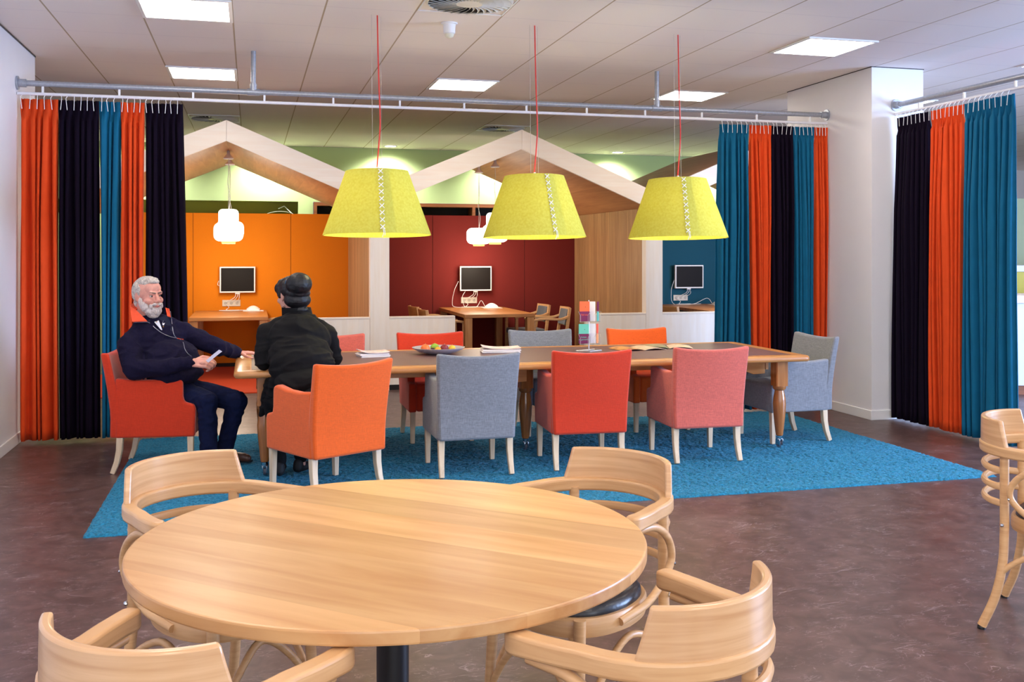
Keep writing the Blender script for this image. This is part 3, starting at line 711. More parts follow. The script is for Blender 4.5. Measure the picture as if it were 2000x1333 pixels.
# ------------------------------------------------------------------ rug
import numpy as np
def rug():
    x0, x1, y0, y1 = -.86, 4.86, 5.65, 8.53; st = .011
    nx, ny = int((x1-x0)/st), int((y1-y0)/st); rg = np.random.default_rng(3)
    X, Y = np.meshgrid(np.linspace(x0, x1, nx), np.linspace(y0, y1, ny))
    X = X+rg.normal(0, .0028, X.shape); Y = Y+rg.normal(0, .0028, Y.shape)
    Z = .013+rg.uniform(-.007, .005, X.shape)
    Z[0, :] = .001; Z[-1, :] = .001; Z[:, 0] = .001; Z[:, -1] = .001
    Z[1, :] *= .8; Z[-2, :] *= .8; Z[:, 1] *= .8; Z[:, -2] *= .8
    Vv = np.stack([X, Y, Z], -1).reshape(-1, 3)
    i = np.arange(nx*ny).reshape(ny, nx); Fc = np.stack([i[:-1, :-1], i[:-1, 1:], i[1:, 1:], i[1:, :-1]], -1).reshape(-1, 4)
    me = bpy.data.meshes.new('rug'); me.vertices.add(len(Vv)); me.vertices.foreach_set('co', Vv.ravel())
    me.loops.add(Fc.size); me.loops.foreach_set('vertex_index', Fc.ravel().astype(np.int32))
    me.polygons.add(len(Fc)); me.polygons.foreach_set('loop_start', np.arange(0, Fc.size, 4, dtype=np.int32)); me.update(calc_edges=True)
    me.materials.append(M['rug']); o = bpy.data.objects.new('rug', me); C.objects.link(o)
    return tag(o, 'large blue deep-pile rug under the long table', 'rug')
rug()

# ------------------------------------------------------------------ long conference table
LT = thing('conference_table', 'long cherry wood table with a brown inlay, on turned legs with castors', 'table', (2.01, 7.38, .018))
TZ = .712
def ttop():
    hx, hy = 2.12, .635; mb = MB()
    # rounded edge profile swept as stacked rounded rectangles
    prof = [(-.035, -.048), (-.012, -.046), (-.002, -.036), (0, -.024), (-.004, -.010), (-.014, -.002), (-.03, 0), (-.10, 0), (-.105, -.003)]
    def ring(inset, z, cr=.05):
        X, Y = hx+inset, hy+inset; r = max(cr+inset, .004); pts = []
        for cx, cy, a0 in ((X-r, Y-r, 0), (-X+r, Y-r, pi/2), (-X+r, -Y+r, pi), (X-r, -Y+r, 3*pi/2)):
            for k in range(6): a = a0+pi/2*k/5; pts.append((cx+r*cos(a), cy+r*sin(a), z))
        return pts
    rings = [ring(p, TZ+z) for p, z in prof]; n = 24
    vs = [q for r_ in rings for q in r_]; fs = [(i*n+k, i*n+(k+1) % n, (i+1)*n+(k+1) % n, (i+1)*n+k) for i in range(len(rings)-1) for k in range(n)]
    fs.append(tuple(range(n))[::-1]); fs.append(tuple((len(rings)-1)*n+k for k in range(n)))
    return mb.add(vs, fs)
ttop().build('tabletop', M['chest'], LT, smooth=True)
MB().box(-2.005, 2.005, -.52, .52, TZ-.0028, TZ-.0006).build('leather_inlay', M['inlay'], LT)
def apron(hx, y, n):
    # scalloped rail
    pts = [(-hx, TZ-.05), (-hx, TZ-.13)]
    return pts
for s in (-1, 1):
    for a, b in ((-1.87, -.06), (.06, 1.87)):
        pts = [(a, TZ-.052), (a, TZ-.16), (a+.10, TZ-.165), (a+.15, TZ-.145), (a+.19, TZ-.135), (a+.26, TZ-.105), (b-.26, TZ-.105), (b-.19, TZ-.135), (b-.15, TZ-.145), (b-.10, TZ-.165), (b, TZ-.16), (b, TZ-.052)]
        ya, yb = sorted((s*.37, s*.345)); MB().prism(pts, ya, yb).build('side_apron', M['chest'], LT, bevel=.002)
    xa, xb = sorted((s*1.9, s*1.875)); MB().box(xa, xb, -.37, .37, TZ-.13, TZ-.05).build('end_apron', M['chest'], LT, bevel=.002)
def tleg(x, y):
    lg = MB(); 
    lg.prism([(-.05, -.042), (-.042, -.05), (.042, -.05), (.05, -.042), (.05, .042), (.042, .05), (-.042, .05), (-.05, .042)], TZ-.24, TZ-.047, 'Z')
    lg.lathe([(.052, TZ-.24), (.05, TZ-.262), (.036, TZ-.275), (.037, TZ-.285), (.045, TZ-.33), (.050, TZ-.375), (.047, TZ-.44), (.039, TZ-.52), (.031, TZ-.59), (.027, TZ-.62)], seg=24)
    o = lg.build('leg', M['chestz'], LT, smooth=True); o.location = (x, y, 0)
    cs = MB().lathe([(.022, .09), (.022, .062), (.012, .06)], seg=16).box(-.018, -.010, -.03, .03, .02, .065).box(.010, .018, -.03, .03, .02, .065).box(-.02, .02, -.014, .014, .052, .068).build('castor_fork', M['chrome'], o, bevel=.002)
    MB().tube([(-.009, .012, .027), (.009, .012, .027)], .027, 20).build('castor_wheel', plain('castor_grey', sl(90, 96, 112), .4), cs, smooth=True)
for x, y in ((-1.92, -.50), (1.92, -.50), (-1.92, .50), (1.92, .50), (0, -.12), (0, .40)): tleg(x, y)

# ------------------------------------------------------------------ upholstered armchairs
def armchair(um, label, loc, rz):
    t = thing('armchair', label, 'armchair', loc, rz, 'upholstered armchairs around the long table')
    zb = .245
    def bk(u, v, w):       # w=0 front face, w=1 rear face
        x = (u-.5)*2; z = zb+(.585-.022*(1-x*x))*v; lean = -.245-.075*max(0, v-.25)**1.25/.7; hw = .262+.022*v
        return Vector((x*hw, lean-.03*(1-x*x)*v*.9-w*(.075-.02*v)+.02, z))
    MB().slab(13, 10, bk).build('backrest', M[um], t, bevel=.017, seg=3)
    for s in (-1, 1):
        prof = [(-.262, zb), (.262, zb), (.268, .44), (.258, .468), (.215, .478), (.190, .485), (.182, .52), (.180, .625), (.170, .650), (.140, .659), (.02, .640), (-.12, .638), (-.262, .652)]
        xa, xb = sorted((s*.208, s*.268)); MB().prism(prof, xa, xb, 'X').build('armrest', M[um], t, bevel=.014, seg=3)
    MB().box(-.212, .212, -.22, .262, zb+.004, .465).build('seat', M[um], t, bevel=.022, seg=3)
    for s in (-1, 1):
        MB().rect_sweep([(s*.235, -.235, zb+.01), (s*.236, -.240, .16), (s*.238, -.256, .08), (s*.240, -.285, .0)], [.044, .040, .036, .032], [.044, .040, .036, .032], up=(0, 1, 0)).build('leg', M['palelegs'], t, bevel=.004)
        MB().rect_sweep([(s*.235, .232, zb+.01), (s*.236, .232, 0)], [.042, .032], [.042, .032], up=(0, 1, 0)).build('leg', M['palelegs'], t, bevel=.004)
    return t
PZ = .018
armchair('u_red', 'red-orange armchair on which the bearded man sits', (-.60, 7.47, .0), R(-97.6))
armchair('u_orange', 'bright orange armchair turned towards the man, with the woman in black on it', (.455, 6.44, PZ), R(29))
armchair('u_grey', 'blue-grey armchair in the front row, back to the camera', (1.455, 6.765, PZ), R(1))
armchair('u_red', 'red-orange armchair in the front row between the grey and salmon ones', (2.275, 6.775, PZ), R(-3))
armchair('u_salmon', 'salmon pink armchair in the front row, back to the camera', (3.165, 6.785, PZ), R(-2))
armchair('u_grey', 'blue-grey armchair at the right end of the long table', (4.16, 7.25, PZ), R(93))
armchair('u_red', 'red-orange armchair across the table behind the fruit dish', (1.46, 7.965, PZ), R(180))
armchair('u_grey', 'grey armchair across the table behind the paper stack', (2.43, 8.02, PZ), R(178))
armchair('u_orange', 'bright orange armchair across the table right of the leaflet stand', (3.33, 7.98, PZ), R(181))
armchair('u_salmon', 'salmon pink armchair across the table behind the woman in black', (.63, 7.965, PZ), R(180))

# ------------------------------------------------------------------ things on the long table
TT = TZ+.018
def paper_stack(x, y, rz, n, wd, dp, label, hgt):
    t = thing('paper_stack', label, 'paper stack', (x, y, TT), rz); rnd = random.Random(n)
    cols = [M['paper'], plain('printed_leaflet', sl(222, 196, 190), .6, noise=.25, scale=18)]
    for k in range(n):
        z = hgt*k/n; dx, dy, a = rnd.uniform(-.006, .006), rnd.uniform(-.006, .006), rnd.uniform(-.05, .05)
        T = Matrix.Translation((dx, dy, 0)) @ Matrix.Rotation(a, 4, 'Z')
        top = k == n-1
        def fn(u, v, w): 
            q = T @ Vector(((u-.5)*wd, (v-.5)*dp, z+w*(hgt/n-.0006)))
            if top: q.z += .018*(2*u-1)**2*(1 if u < .5 else .4)+.001
            return q
        MB().slab(9, 3, fn).build('sheet_bundle', cols[1] if top else cols[0], t)
    return t
paper_stack(.89, 7.53, .1, 5, .22, .17, 'small stack of leaflets on the table behind the woman in black', .035)
paper_stack(1.90, 7.61, -.15, 6, .30, .2, 'wider stack of white papers on the table between dish and leaflet stand', .034)
t = thing('fruit_dish', 'wide shallow grey dish of fruit on the long table', 'dish', (1.40, 7.58, TT))
MB().lathe([(.001, .0), (.075, .0), (.09, .004), (.15, .020), (.195, .043), (.203, .052), (.198, .053), (.15, .027), (.09, .012), (.001, .009)], seg=48, cap=False).build('bowl', plain('grey_glaze', sl(176, 172, 184), .3), t, smooth=True)
for nm, c, x, y, r, lb in (('orange_fruit', (226, 110, 50), -.105, -.02, .036, 'orange at the left in the fruit dish'), ('green_apple', (130, 170, 50), -.02, .045, .035, 'green apple at the back of the fruit dish'),
                       ('plum', (60, 22, 30), -.048, -.01, .020, 'small dark plum beside the green apple'), ('red_apple', (120, 24, 40), .045, -.015, .033, 'dark red apple in the middle of the fruit dish'),
                       ('yellow_pear', (222, 180, 50), .11, .01, .028, 'yellow fruit at the right in the dish'), ('mandarin', (226, 160, 40), -.008, -.035, .025, 'small yellow-orange mandarin in front of the green apple')):
    f = thing(nm, lb, 'fruit', (1.40+x, 7.58+y, TT+.013+r*.92), group=None)
    MB().ell((0, 0, 0), (r, r, r*.92), seg=20).build('flesh', plain(nm+'_skin', sl(*c), .4, noise=.08, scale=20), f, smooth=True)
    MB().tube([(0, 0, r*.85), (.003, 0, r*1.15)], .002, 5).build('stem', M['soffit'], f)

# leaflet stand
RX, RY = 2.59, 7.52
t = thing('leaflet_stand', 'small wire leaflet stand with colourful cards on the long table', 'leaflet stand', (RX, RY, TT))
b = MB(); b.tube([(-.105, -.03, .004), (.0, -.075, .004), (.115, -.02, .004), (.09, .07, .004), (-.105, -.03, .004)], .004, 6).build('base_wire', M['wire'], t)
MB().tube([(.012, -.01, .004), (.012, -.01, .405)], .004, 8).build('post', M['wire'], t)
MB().tube([(.012, -.01, .004), (.115, -.02, .004)], .0035, 6).tube([(.012, -.01, .004), (-.105, -.03, .004)], .0035, 6).build('base_arm', M['wire'], t)
def text(s_, size, mat, parent, M4):
    cu = bpy.data.curves.new('printed_text', 'FONT'); cu.body = s_; cu.size = size; cu.align_x = 'CENTER'; cu.extrude = .0002
    o = bpy.data.objects.new('printed_text', cu); C.objects.link(o)
    dg = bpy.context.evaluated_depsgraph_get(); me = bpy.data.meshes.new_from_object(o.evaluated_get(dg)); bpy.data.objects.remove(o)
    me.materials.append(mat) if not me.materials else None
    me.materials[0] = mat
    o = bpy.data.objects.new('printed_text', me); C.objects.link(o); o.parent = parent; o.matrix_local = M4; return o
def card(x, y, z, wd, ht, rz, c_top, c_bot, label, txt=None, tc=None):
    cd = thing('leaflet', label, 'leaflet', (RX+x, RY+y, TT+z), rz, 'leaflets in the wire stand')
    MB().box(-wd/2, wd/2, -.004, .004, 0, ht*.5).build('lower_cover', plain('print_lower', sl(*c_bot), .5), cd)
    MB().box(-wd/2, wd/2, -.004, .004, ht*.5, ht).build('upper_cover', plain('print_upper', sl(*c_top), .5), cd)
    if txt:
        for i, s_ in enumerate(txt): text(s_, .016, plain('print_text', sl(*tc), .5), cd, Matrix.Translation((0, -.0046, ht*.5-.032-.018*i)) @ Matrix.Rotation(pi/2, 4, 'X'))
    if wd > .05: MB().tube([(.006, -.0052, ht*.72), (.006, -.0042, ht*.72)], .003, 8).build('printed_mark', M['black'], cd)
    return cd
PU = (108, 14, 72)
card(-.032, -.035, .238, .08, .158, -.15, (240, 98, 50), PU, 'orange and purple leaflet, top left in the wire stand', ('Tijd voor',), (240, 98, 50))
card(.043, -.01, .238, .045, .155, -.4, (238, 236, 236), (232, 230, 236), 'white leaflet at the top middle of the wire stand')
card(.092, .0, .236, .040, .155, 1.0, PU, (90, 190, 180), 'narrow purple and teal leaflet, top right in the wire stand')
card(-.038, -.035, .062, .082, .155, -.12, (95, 184, 160), PU, 'teal and purple leaflet, bottom left in the wire stand', ('Relatie', 'en gevoelens'), (95, 184, 160))
card(.043, -.01, .062, .05, .155, -.4, (236, 234, 240), (226, 224, 236), 'white leaflet at the bottom middle of the wire stand')
card(.088, .0, .060, .040, .155, 1.0, (236, 90, 70), (244, 160, 110), 'narrow coral and peach leaflet, bottom right in the wire stand')
for z in (.055, .232):
    for (x, a, wd) in ((-.036, -.13, .085), (.043, -.4, .055), (.09, 1.0, .05)):
        T = Matrix.Translation((x, -.03 if x < 0 else -.006, z)) @ Matrix.Rotation(a, 4, 'Z')
        q = [T @ Vector(p) for p in ((-wd/2, .006, .085), (-wd/2-.004, -.018, .08), (-wd/2+.012, -.018, .055), (-wd/2+.012, -.018, 0), (-wd/2+.012, .01, 0))]
        q2 = [T @ Vector((-p[0] if 0 else p0x, p1, p2)) for p0x, p1, p2 in ((wd/2, .006, .085), (wd/2+.004, -.018, .08), (wd/2-.012, -.018, .055), (wd/2-.012, -.018, 0), (wd/2-.012, .01, 0))]
        MB().tube(q, .0016, 5).tube(q2, .0016, 5).tube([q[3], q2[3]], .0016, 5).tube([q[4], Vector((.012, -.01, z))], .0016, 5).build('wire_pocket', M['wire'], t)
# magazines
for x, y, a, c, lb in ((3.03, 7.55, .12, (214, 150, 90), 'open orange-toned magazine on the table in front of the salmon chair'), (3.33, 7.63, -.3, (150, 150, 110), 'open green and red magazine on the table, farther right')):
    t = thing('magazine', lb, 'magazine', (x, y, TT), a, 'open magazines')
    for s in (-1, 1):
        MB().slab(9, 3, lambda u, v, w: Vector((s*(.004+u*.19), (v-.5)*.26, .002+.014*sin(pi*u)**.8*(1-u*.3)+w*.003))).build('page_block', plain('magazine_print', sl(*c), .35, noise=.5, scale=16) if s < 0 else plain('magazine_page', sl(220, 190, 160), .35, noise=.3, scale=20), t, smooth=True)

# ------------------------------------------------------------------ lime felt pendants
def pendant(x, y, zb, sa, label):
    t = thing('felt_pendant', label, 'pendant lamp', (x, y, zb), group='three lime felt pendants')
    r0, r1, H = .384, .222, .455
    def fn(u, v, w):
        a = 2*pi*u+sa; r = r0+(r1-r0)*v-(1-w)*.006+.0012*sin(a*7); 
        return Vector((r*cos(a), r*sin(a), H*v))
    MB().grid(97, 8, lambda u, v: fn(u, v, 1)).grid(97, 8, lambda u, v: fn(1-u, v, 0)).grid(97, 2, lambda u, v: fn(u, 0, v)).grid(97, 2, lambda u, v: fn(1-u, 1, v)).build('lamp_shade', M['shade'], t, smooth=True)
    # overlap flap of the felt seam
    MB().slab(5, 8, lambda u, v, w: fn((u*.14-.02)/1.0/1.0*.33, v, 1)*1.0+Vector((cos(sa), sin(sa), 0))*(.0015+.003*w)).build('seam_flap', M['shade'], t, smooth=True)
    # cross stitches
    n = 9
    for k in range(n):
        v = .09+.86*k/(n-1)
        a = sa+.0; r = r0+(r1-r0)*v+.008; d = .0155
        P = lambda da, dz: Vector(((r-(dz)*(r0-r1)/H)*cos(a+da/r), (r-dz*(r0-r1)/H)*sin(a+da/r), H*v+dz))
        MB().tube([P(-d, -d), P(d, d)], .0034, 5).tube([P(-d, d), P(d, -d)], .0036, 5).build('cross_stitch', M['stitch'], t)
    e = Vector((cos(sa), sin(sa), 0))*(r0+.006); tn = Vector((-sin(sa), cos(sa), 0))
    MB().tube(catmull([e+Vector((0, 0, .03)), e+tn*.006+Vector((0, 0, .0)), e-tn*.004+Vector((0, 0, -.03))]), .0026, 5).tube(catmull([e+tn*.008+Vector((0, 0, .03)), e+tn*.015, e+tn*.013+Vector((0, 0, -.018))]), .0026, 5).build('thread_end', M['stitch'], t)
    # frame, bulb, suspension
    fr = MB().tube(arc((0, 0), r1-.012, 0, 2*pi, 40, H-.02), .003, 6)
    for k in range(3): a = 2*pi*k/3+.4; fr.tube([(0, 0, H-.02), ((r1-.012)*cos(a), (r1-.012)*sin(a), H-.02)], .003, 6)
    fr.build('wire_frame', M['wire'], t)
    MB().lathe([(.02, H-.02), (.022, H-.06), (.02, H-.10)], seg=16).build('lamp_holder', M['white'], t, smooth=True)
    MB().ell((0, 0, H-.15), (.04, .04, .05)).build('light_bulb', plain('frosted_bulb', sl(255, 250, 235), .4, emit=(1, .9, .75, 1), estr=5), t, smooth=True)
    Ht = CEIL-zb
    rd = [(.0, 0, H-.02), (-.003, 0, H+.02), (.01, 0, H+.18), (.02, 0, H+.35), (.012, 0, H+.6), (.006, 0, H+.8), (0, 0, Ht-.02), (0, 0, Ht-.001)]
    MB().tube(catmull(rd, 6), .0048, 8).build('power_cord', M['red_cord'], t, smooth=True)
    for s in (-1, 1): MB().tube([(s*.035, .02*s, H-.02), (s*.035-.01, .02*s, Ht-.001)], .0011, 5).build('suspension_wire', M['wire'], t)
    MB().lathe([(.006, H+.03), (.012, H+.02), (.012, H-.01)], seg=12).build('cord_grip', M['whitemetal'], t)
    l = bpy.data.lights.new('pendant_glow', 'POINT'); l.energy = 8; l.color = (1, .9, .7); l.shadow_soft_size = .05
    o = bpy.data.objects.new('pendant_glow', l); C.objects.link(o); o.parent = t; o.location = (0, 0, H-.23)
pendant(.87, 7.09, 1.635, R(-91.6), 'left lime felt pendant with white cross-stitched seam on a red cord')
pendant(2.04, 7.11, 1.625, R(-83.2), 'middle lime felt pendant with white cross-stitched seam on a red cord')
pendant(3.20, 7.13, 1.625, R(-102.9), 'right lime felt pendant with white cross-stitched seam on a red cord')

# the shades hang a touch tilted, their front rim higher
for o in list(C.objects):
    if o.parent and o.parent.name.startswith('felt_pendant') and o.name.split('.')[0] in ('lamp_shade', 'seam_flap', 'cross_stitch', 'thread_end', 'wire_frame'): o.rotation_euler = (R(-1.6), 0, 0)

# ------------------------------------------------------------------ round table
t = thing('round_table', 'large round beech table with planked top on a black pedestal, in the foreground', 'table', (.3556, 2.5742, 0))
MB().lathe([(.60, .738), (.649, .738), (.6525, .7395), (.654, .743), (.654, .744), (.654, .764), (.654, .765), (.6525, .7685), (.649, .77), (.648, .77), (.3, .77), (.001, .77)], seg=128, cap=False).lathe([(.001, .738), (.60, .738)], seg=128, cap=False).build('tabletop', M['top'], t, smooth=True)
MB().lathe([(.042, .03), (.042, .725)], seg=28).build('pedestal', M['black'], t, smooth=True)
MB().lathe([(.26, 0), (.26, .008), (.24, .018), (.06, .03), (.045, .04)], seg=40).build('base_plate', M['black'], t, smooth=True)
MB().box(-.28, .28, -.03, .03, .715, .738).box(-.03, .03, -.28, .28, .715, .7378).build('top_support', M['black'], t)

# ------------------------------------------------------------------ bentwood café armchairs
ZA = .733
def cafe_chair():
    t = thing('bentwood_armchair', 'x', 'chair', group='bentwood beech armchairs')
    r = .234
    # armrail plan path
    path = [(-.267, .158), (-.264, .11), (-.254, .05), (-.239, -.01)]
    back = [(r*1.01*cos(a), -.01+r*sin(a)) for a in [pi+pi*k/18 for k in range(1, 18)]]
    left = [Vector((x, y, ZA-.0215)) for x, y in path]; right = [Vector((-x, y, ZA-.0215)) for x, y in path[::-1]]
    pts = catmull(left, 4)+[Vector((x, y, ZA-.0215)) for x, y in back]+catmull(right, 4)
    n = len(pts); W_ = []; H_ = []
    for i, p in enumerate(pts):
        e = min(i, n-1-i)/(n-1)*2; q = max(0, 1-e*9); 
        W_.append(.044-.018*q**2 if 1 else 0); H_.append(.043+.006*max(0, 1-e*4)-.010*q**2)
    MB().rect_sweep(pts, W_, H_).build('arm_rail', M['beech'], t, bevel=.008, seg=3)
    # back panel following the rail, slanted concave ends
    def bp(u, v, w):
        s = 2*u-1; half = R(65)-R(11)*v**.8
        a = -pi/2+s*half; rr = r+.021-(1-w)*.021-.002*v
        return Vector((rr*cos(a), -.006+rr*sin(a), ZA-.038+.140*v))
    MB().slab(31, 7, bp).build('back_panel', M['beechpanel'], t, bevel=.006, seg=2)
    for s in (-1, 1):
        x0, y0 = s*.182, -.140
        MB().tube(catmull([(x0, y0, ZA-.03), (s*.184, -.140, .52), (s*.186, -.140, .38), (s*.195, -.145, .26), (s*.208, -.170, .13), (s*.226, -.215, .012)], 5), [.0175]*26, 12).build('rear_leg', M['beech'], t, smooth=True)
        MB().lathe([(.014, .012), (.016, .008), (.016, 0)], c=(s*.2265, -.216, 0), seg=12).build('foot_glide', M['black'], t)
        MB().tube(catmull([(s*.170, .265, .44), (s*.176, .275, .25), (s*.186, .29, .0)], 5), [.0185, .0185, .018, .018, .0175, .017, .0165, .016, .0155, .015, .015], 12).build('front_leg', M['beech'], t, smooth=True)
        MB().tube(catmull([(s*.256, .11, ZA-.05), (s*.250, -.0, ZA-.062), (s*.238, -.09, .61), (s*.232, -.105, .53), (s*.230, .0, .445), (s*.222, .14, .415)], 7), .0125, 10).build('arm_hoop', M['beech'], t, smooth=True)
        MB().tube(catmull([(s*.210, -.17, .13), (s*.200, -.13, .25), (s*.195, .05, .345), (s*.190, .19, .25), (s*.186, .28, .12)], 7), .0115, 10).build('side_stretcher', M['beech'], t, smooth=True)
    for z in (.63, .565, .50):
        MB().tube(catmull([(-.184, -.142, z), (-.155, -.198, z+.006), (-.08, -.236, z+.008), (0, -.246, z+.008), (.08, -.236, z+.008), (.155, -.198, z+.006), (.184, -.142, z)], 6), .0115, 8, flat=1.25).build('back_slat', M['beech'], t, smooth=True)
    MB().tube(catmull([(-.183, .28, .14), (-.10, .28, .27), (0, .265, .345), (.10, .28, .27), (.183, .28, .14)], 7), .0115, 10).build('front_stretcher', M['beech'], t, smooth=True)
    def sq(rx, ry, a, e=2.6): c, s_ = cos(a), sin(a); return (math.copysign(abs(c)**(2/e), c)*rx, math.copysign(abs(s_)**(2/e), s_)*ry)
    def fr(u, v):
        pr = [(.205, .385), (.208, .395), (.208, .432), (.203, .44), (.16, .44), (.16, .39), (.2, .385)][int(round(v*6))]
        x, y = sq(pr[0]*1.06, pr[0]*1.1, 2*pi*u); y += .085; x *= 1-.12*max(0, -(y-.085))/.2; return Vector((x, y, pr[1]))
    MB().grid(60, 7, fr, closed_u=True).build('seat_frame', M['beech'], t, smooth=True)
    def cu(u, v):
        pr = [(.0, .40), (.185, .41), (.192, .44), (.190, .456), (.176, .470), (.14, .478), (.08, .481), (0, .482)][int(round(v*7))]
        x, y = sq(pr[0]*1.06, pr[0]*1.1, 2*pi*u); y += .085; x *= 1-.12*max(0, -(y-.085))/.2; return Vector((x, y, pr[1]))
    MB().grid(60, 8, cu, closed_u=True).build('seat_cushion', M['blackpad'], t, smooth=True)
    for s in (-1, 1):
        MB().ell((s*.205, -.145, .42), .008, seg=10, rings=6).build('screw', M['chrome'], t); MB().ell((s*.243, -.114, .535), .005, seg=8, rings=6).build('screw', M['chrome'], t)
    return t
TC = Vector((.33, 2.595))
CC = cafe_chair(); CC.location = (.819, 1.983, 0); CC.rotation_euler = (0, 0, R(31.9)); CC['label'] = 'bentwood armchair at the near right of the round table, back to the camera'
dup(CC, (-.120, 2.014, 0), R(-36.8), 'bentwood armchair at the near left of the round table, cut by the bottom edge')
dup(CC, (-.122, 3.28, 0), R(215.9), 'bentwood armchair at the far left of the round table, in front of the man')
dup(CC, (1.053, 3.021, 0), R(122.4), 'bentwood armchair at the far right of the round table with its black seat showing')
dup(CC, (3.143, 3.352, 0), R(-141.5), 'bentwood armchair cut by the right edge of the photo')

# ------------------------------------------------------------------ people
from mathutils import noise as mnoise
from mathutils.bvhtree import BVHTree
def blob(name, mb, mat, parent, voxel=.004, it=4, wr=0, wscale=14, aniso=(1, 1, 1), fine=0):
    """union of overlapping forms grown into one continuous smooth skin"""
    o = mb.build(name, mat, None)
    r = o.modifiers.new('r', 'REMESH'); r.mode = 'VOXEL'; r.voxel_size = voxel; r.use_smooth_shade = True
    s = o.modifiers.new('s', 'SMOOTH'); s.factor = .5; s.iterations = it
    dg = bpy.context.evaluated_depsgraph_get(); me = bpy.data.meshes.new_from_object(o.evaluated_get(dg))
    bpy.data.objects.remove(o)
    if wr or fine:
        nrm = [v.normal.copy() for v in me.vertices]
        for v, n in zip(me.vertices, nrm):
            c = v.co; d = 0
            if wr:
                q = Vector((c.x*wscale*aniso[0], c.y*wscale*aniso[1], c.z*wscale*aniso[2]))
                q = q+mnoise.noise_vector(q*.5)*.8
                a = 1-abs(mnoise.noise(q))*2.2; d += wr*(a-.4)
            if fine: d += fine*mnoise.noise(c*170)
            v.co = c+n*d
    me.polygons.foreach_set('use_smooth', [True]*len(me.polygons))
    if not me.materials: me.materials.append(mat)
    o = bpy.data.objects.new(name, me); C.objects.link(o); o.parent = parent
    return o
def seat_root(root, loc):
    """put the root at the figure's base without moving its parts"""
    L = Vector(loc); root.location = L
    for ch in root.children: ch.location = ch.location-L
def hand(mb, w_, d, n, thumb_side, curls, tc=(.6, .7, -.3), sc=1.0):
    """five-fingered hand: wrist w_, direction d, back-of-hand normal n; curls = bend per finger joint"""
    d = Vector(d).normalized(); n = (Vector(n)-d*Vector(n).dot(d)).normalized(); l = d.cross(n)*thumb_side
    kn = []
    for k, (off, ln, ax) in enumerate(((.030, .088, .0), (.010, .094, .002), (-.010, .089, .0), (-.028, .080, -.004))):
        K = w_+d*ln*sc+l*off*sc+n*ax; kn.append(K)
        mb.cap(w_+l*off*.55*sc, K, .0155*sc, .0115*sc, 10)
        L = (.042, .046, .043, .034)[k]; p = K; ang = 0
        for q, fr in enumerate((1, .65, .52)):
            ang += curls[k]*(1.0, 1.15, .8)[q]; dr = d*cos(ang)-n*sin(ang)
            p2 = p+dr*L*fr*sc; mb.cap(p, p2, (.0098-.0007*q)*sc, (.0091-.0008*q)*sc, 10); p = p2
    mb.ell((w_+kn[1]+kn[2])/3+d*0, (.026*sc, .026*sc, .014*sc))
    b = w_+d*.022*sc+l*.024*sc-n*.004; p = b+(d*.55+l*.62-n*.25).normalized()*.046*sc; q = p+(d*tc[0]+l*tc[1]+n*tc[2]).normalized()*.034*sc; r_ = q+(d*(tc[0]+.25)+l*(tc[1]-.25)+n*tc[2]).normalized()*.026*sc
    mb.cap(w_+d*.01, b, .016*sc, .0155*sc, 10).cap(b, p, .0155*sc, .0115*sc, 10).cap(p, q, .0112*sc, .0102*sc, 10).cap(q, r_, .0102*sc, .0088*sc, 10)
def frame(c, fwd, up=(0, 0, 1)):
    f = Vector(fwd).normalized(); u = Vector(up); u = (u-f*u.dot(f)).normalized(); x = f.cross(u)
    m = Matrix((x, f, u)).transposed().to_4x4(); m.translation = c; return m
def head_prims(mb, H, s=1.0, fem=False):
    R3 = H.to_3x3()
    E = lambda c, r: mb.ell(H @ (Vector(c)*s), tuple(k*s for k in r), T=R3)
    K = lambda a, b, r0, r1: mb.cap(H @ (Vector(a)*s), H @ (Vector(b)*s), r0*s, r1*s, 12)
    E((0, -.012, .028), (.076, .096, .090)); E((0, .028, -.030), (.062, .064, .085)); E((0, .038, -.082), (.046, .048, .036))
    E((0, .045, .045), (.058, .046, .05))
    K((-.036, .080, .020), (.036, .080, .020), .013, .013)
    K((0, .086, .012), (0, .112, -.030), .0085, .0135); E((-.011, .100, -.036), (.0095, .011, .009)); E((.011, .100, -.036), (.0095, .011, .009))
    for q in (-1, 1):
        E((q*.040, .058, -.032), (.026, .028, .024)); E((q*.031, .078, -.014), (.018, .011, .006))
        E((q*.031, .079, .0105), (.019, .010, .0055))
        E((q*.079, -.016, -.004), (.009, .020, .031)); E((q*.076, -.008, -.028), (.008, .012, .014)); E((q*.07, -.01, -.01), (.016, .016, .026))
    K((0, .088, -.060), (0, .088, -.064), .017, .017)
    K((0, -.030, -.06), (0, -.055, -.19), .060, .068)
def eyes(H, parent, s=1.0, iris=(70, 60, 50)):
    for q in (-1, 1):
        c = H @ Vector((q*.0305, .0775, -.0015))
        e = MB().ell(c, .0115, seg=16, rings=10).build('eye', plain('eye_white', sl(200, 185, 180), .25), parent, smooth=True)
        d = (H.to_3x3() @ Vector((0, 1, -.02))).normalized()
        MB().tube([c+d*.0095, c+d*.0119], [.0062, .0058], 14).build('iris', plain('iris_colour', sl(*iris), .2), e, smooth=True)

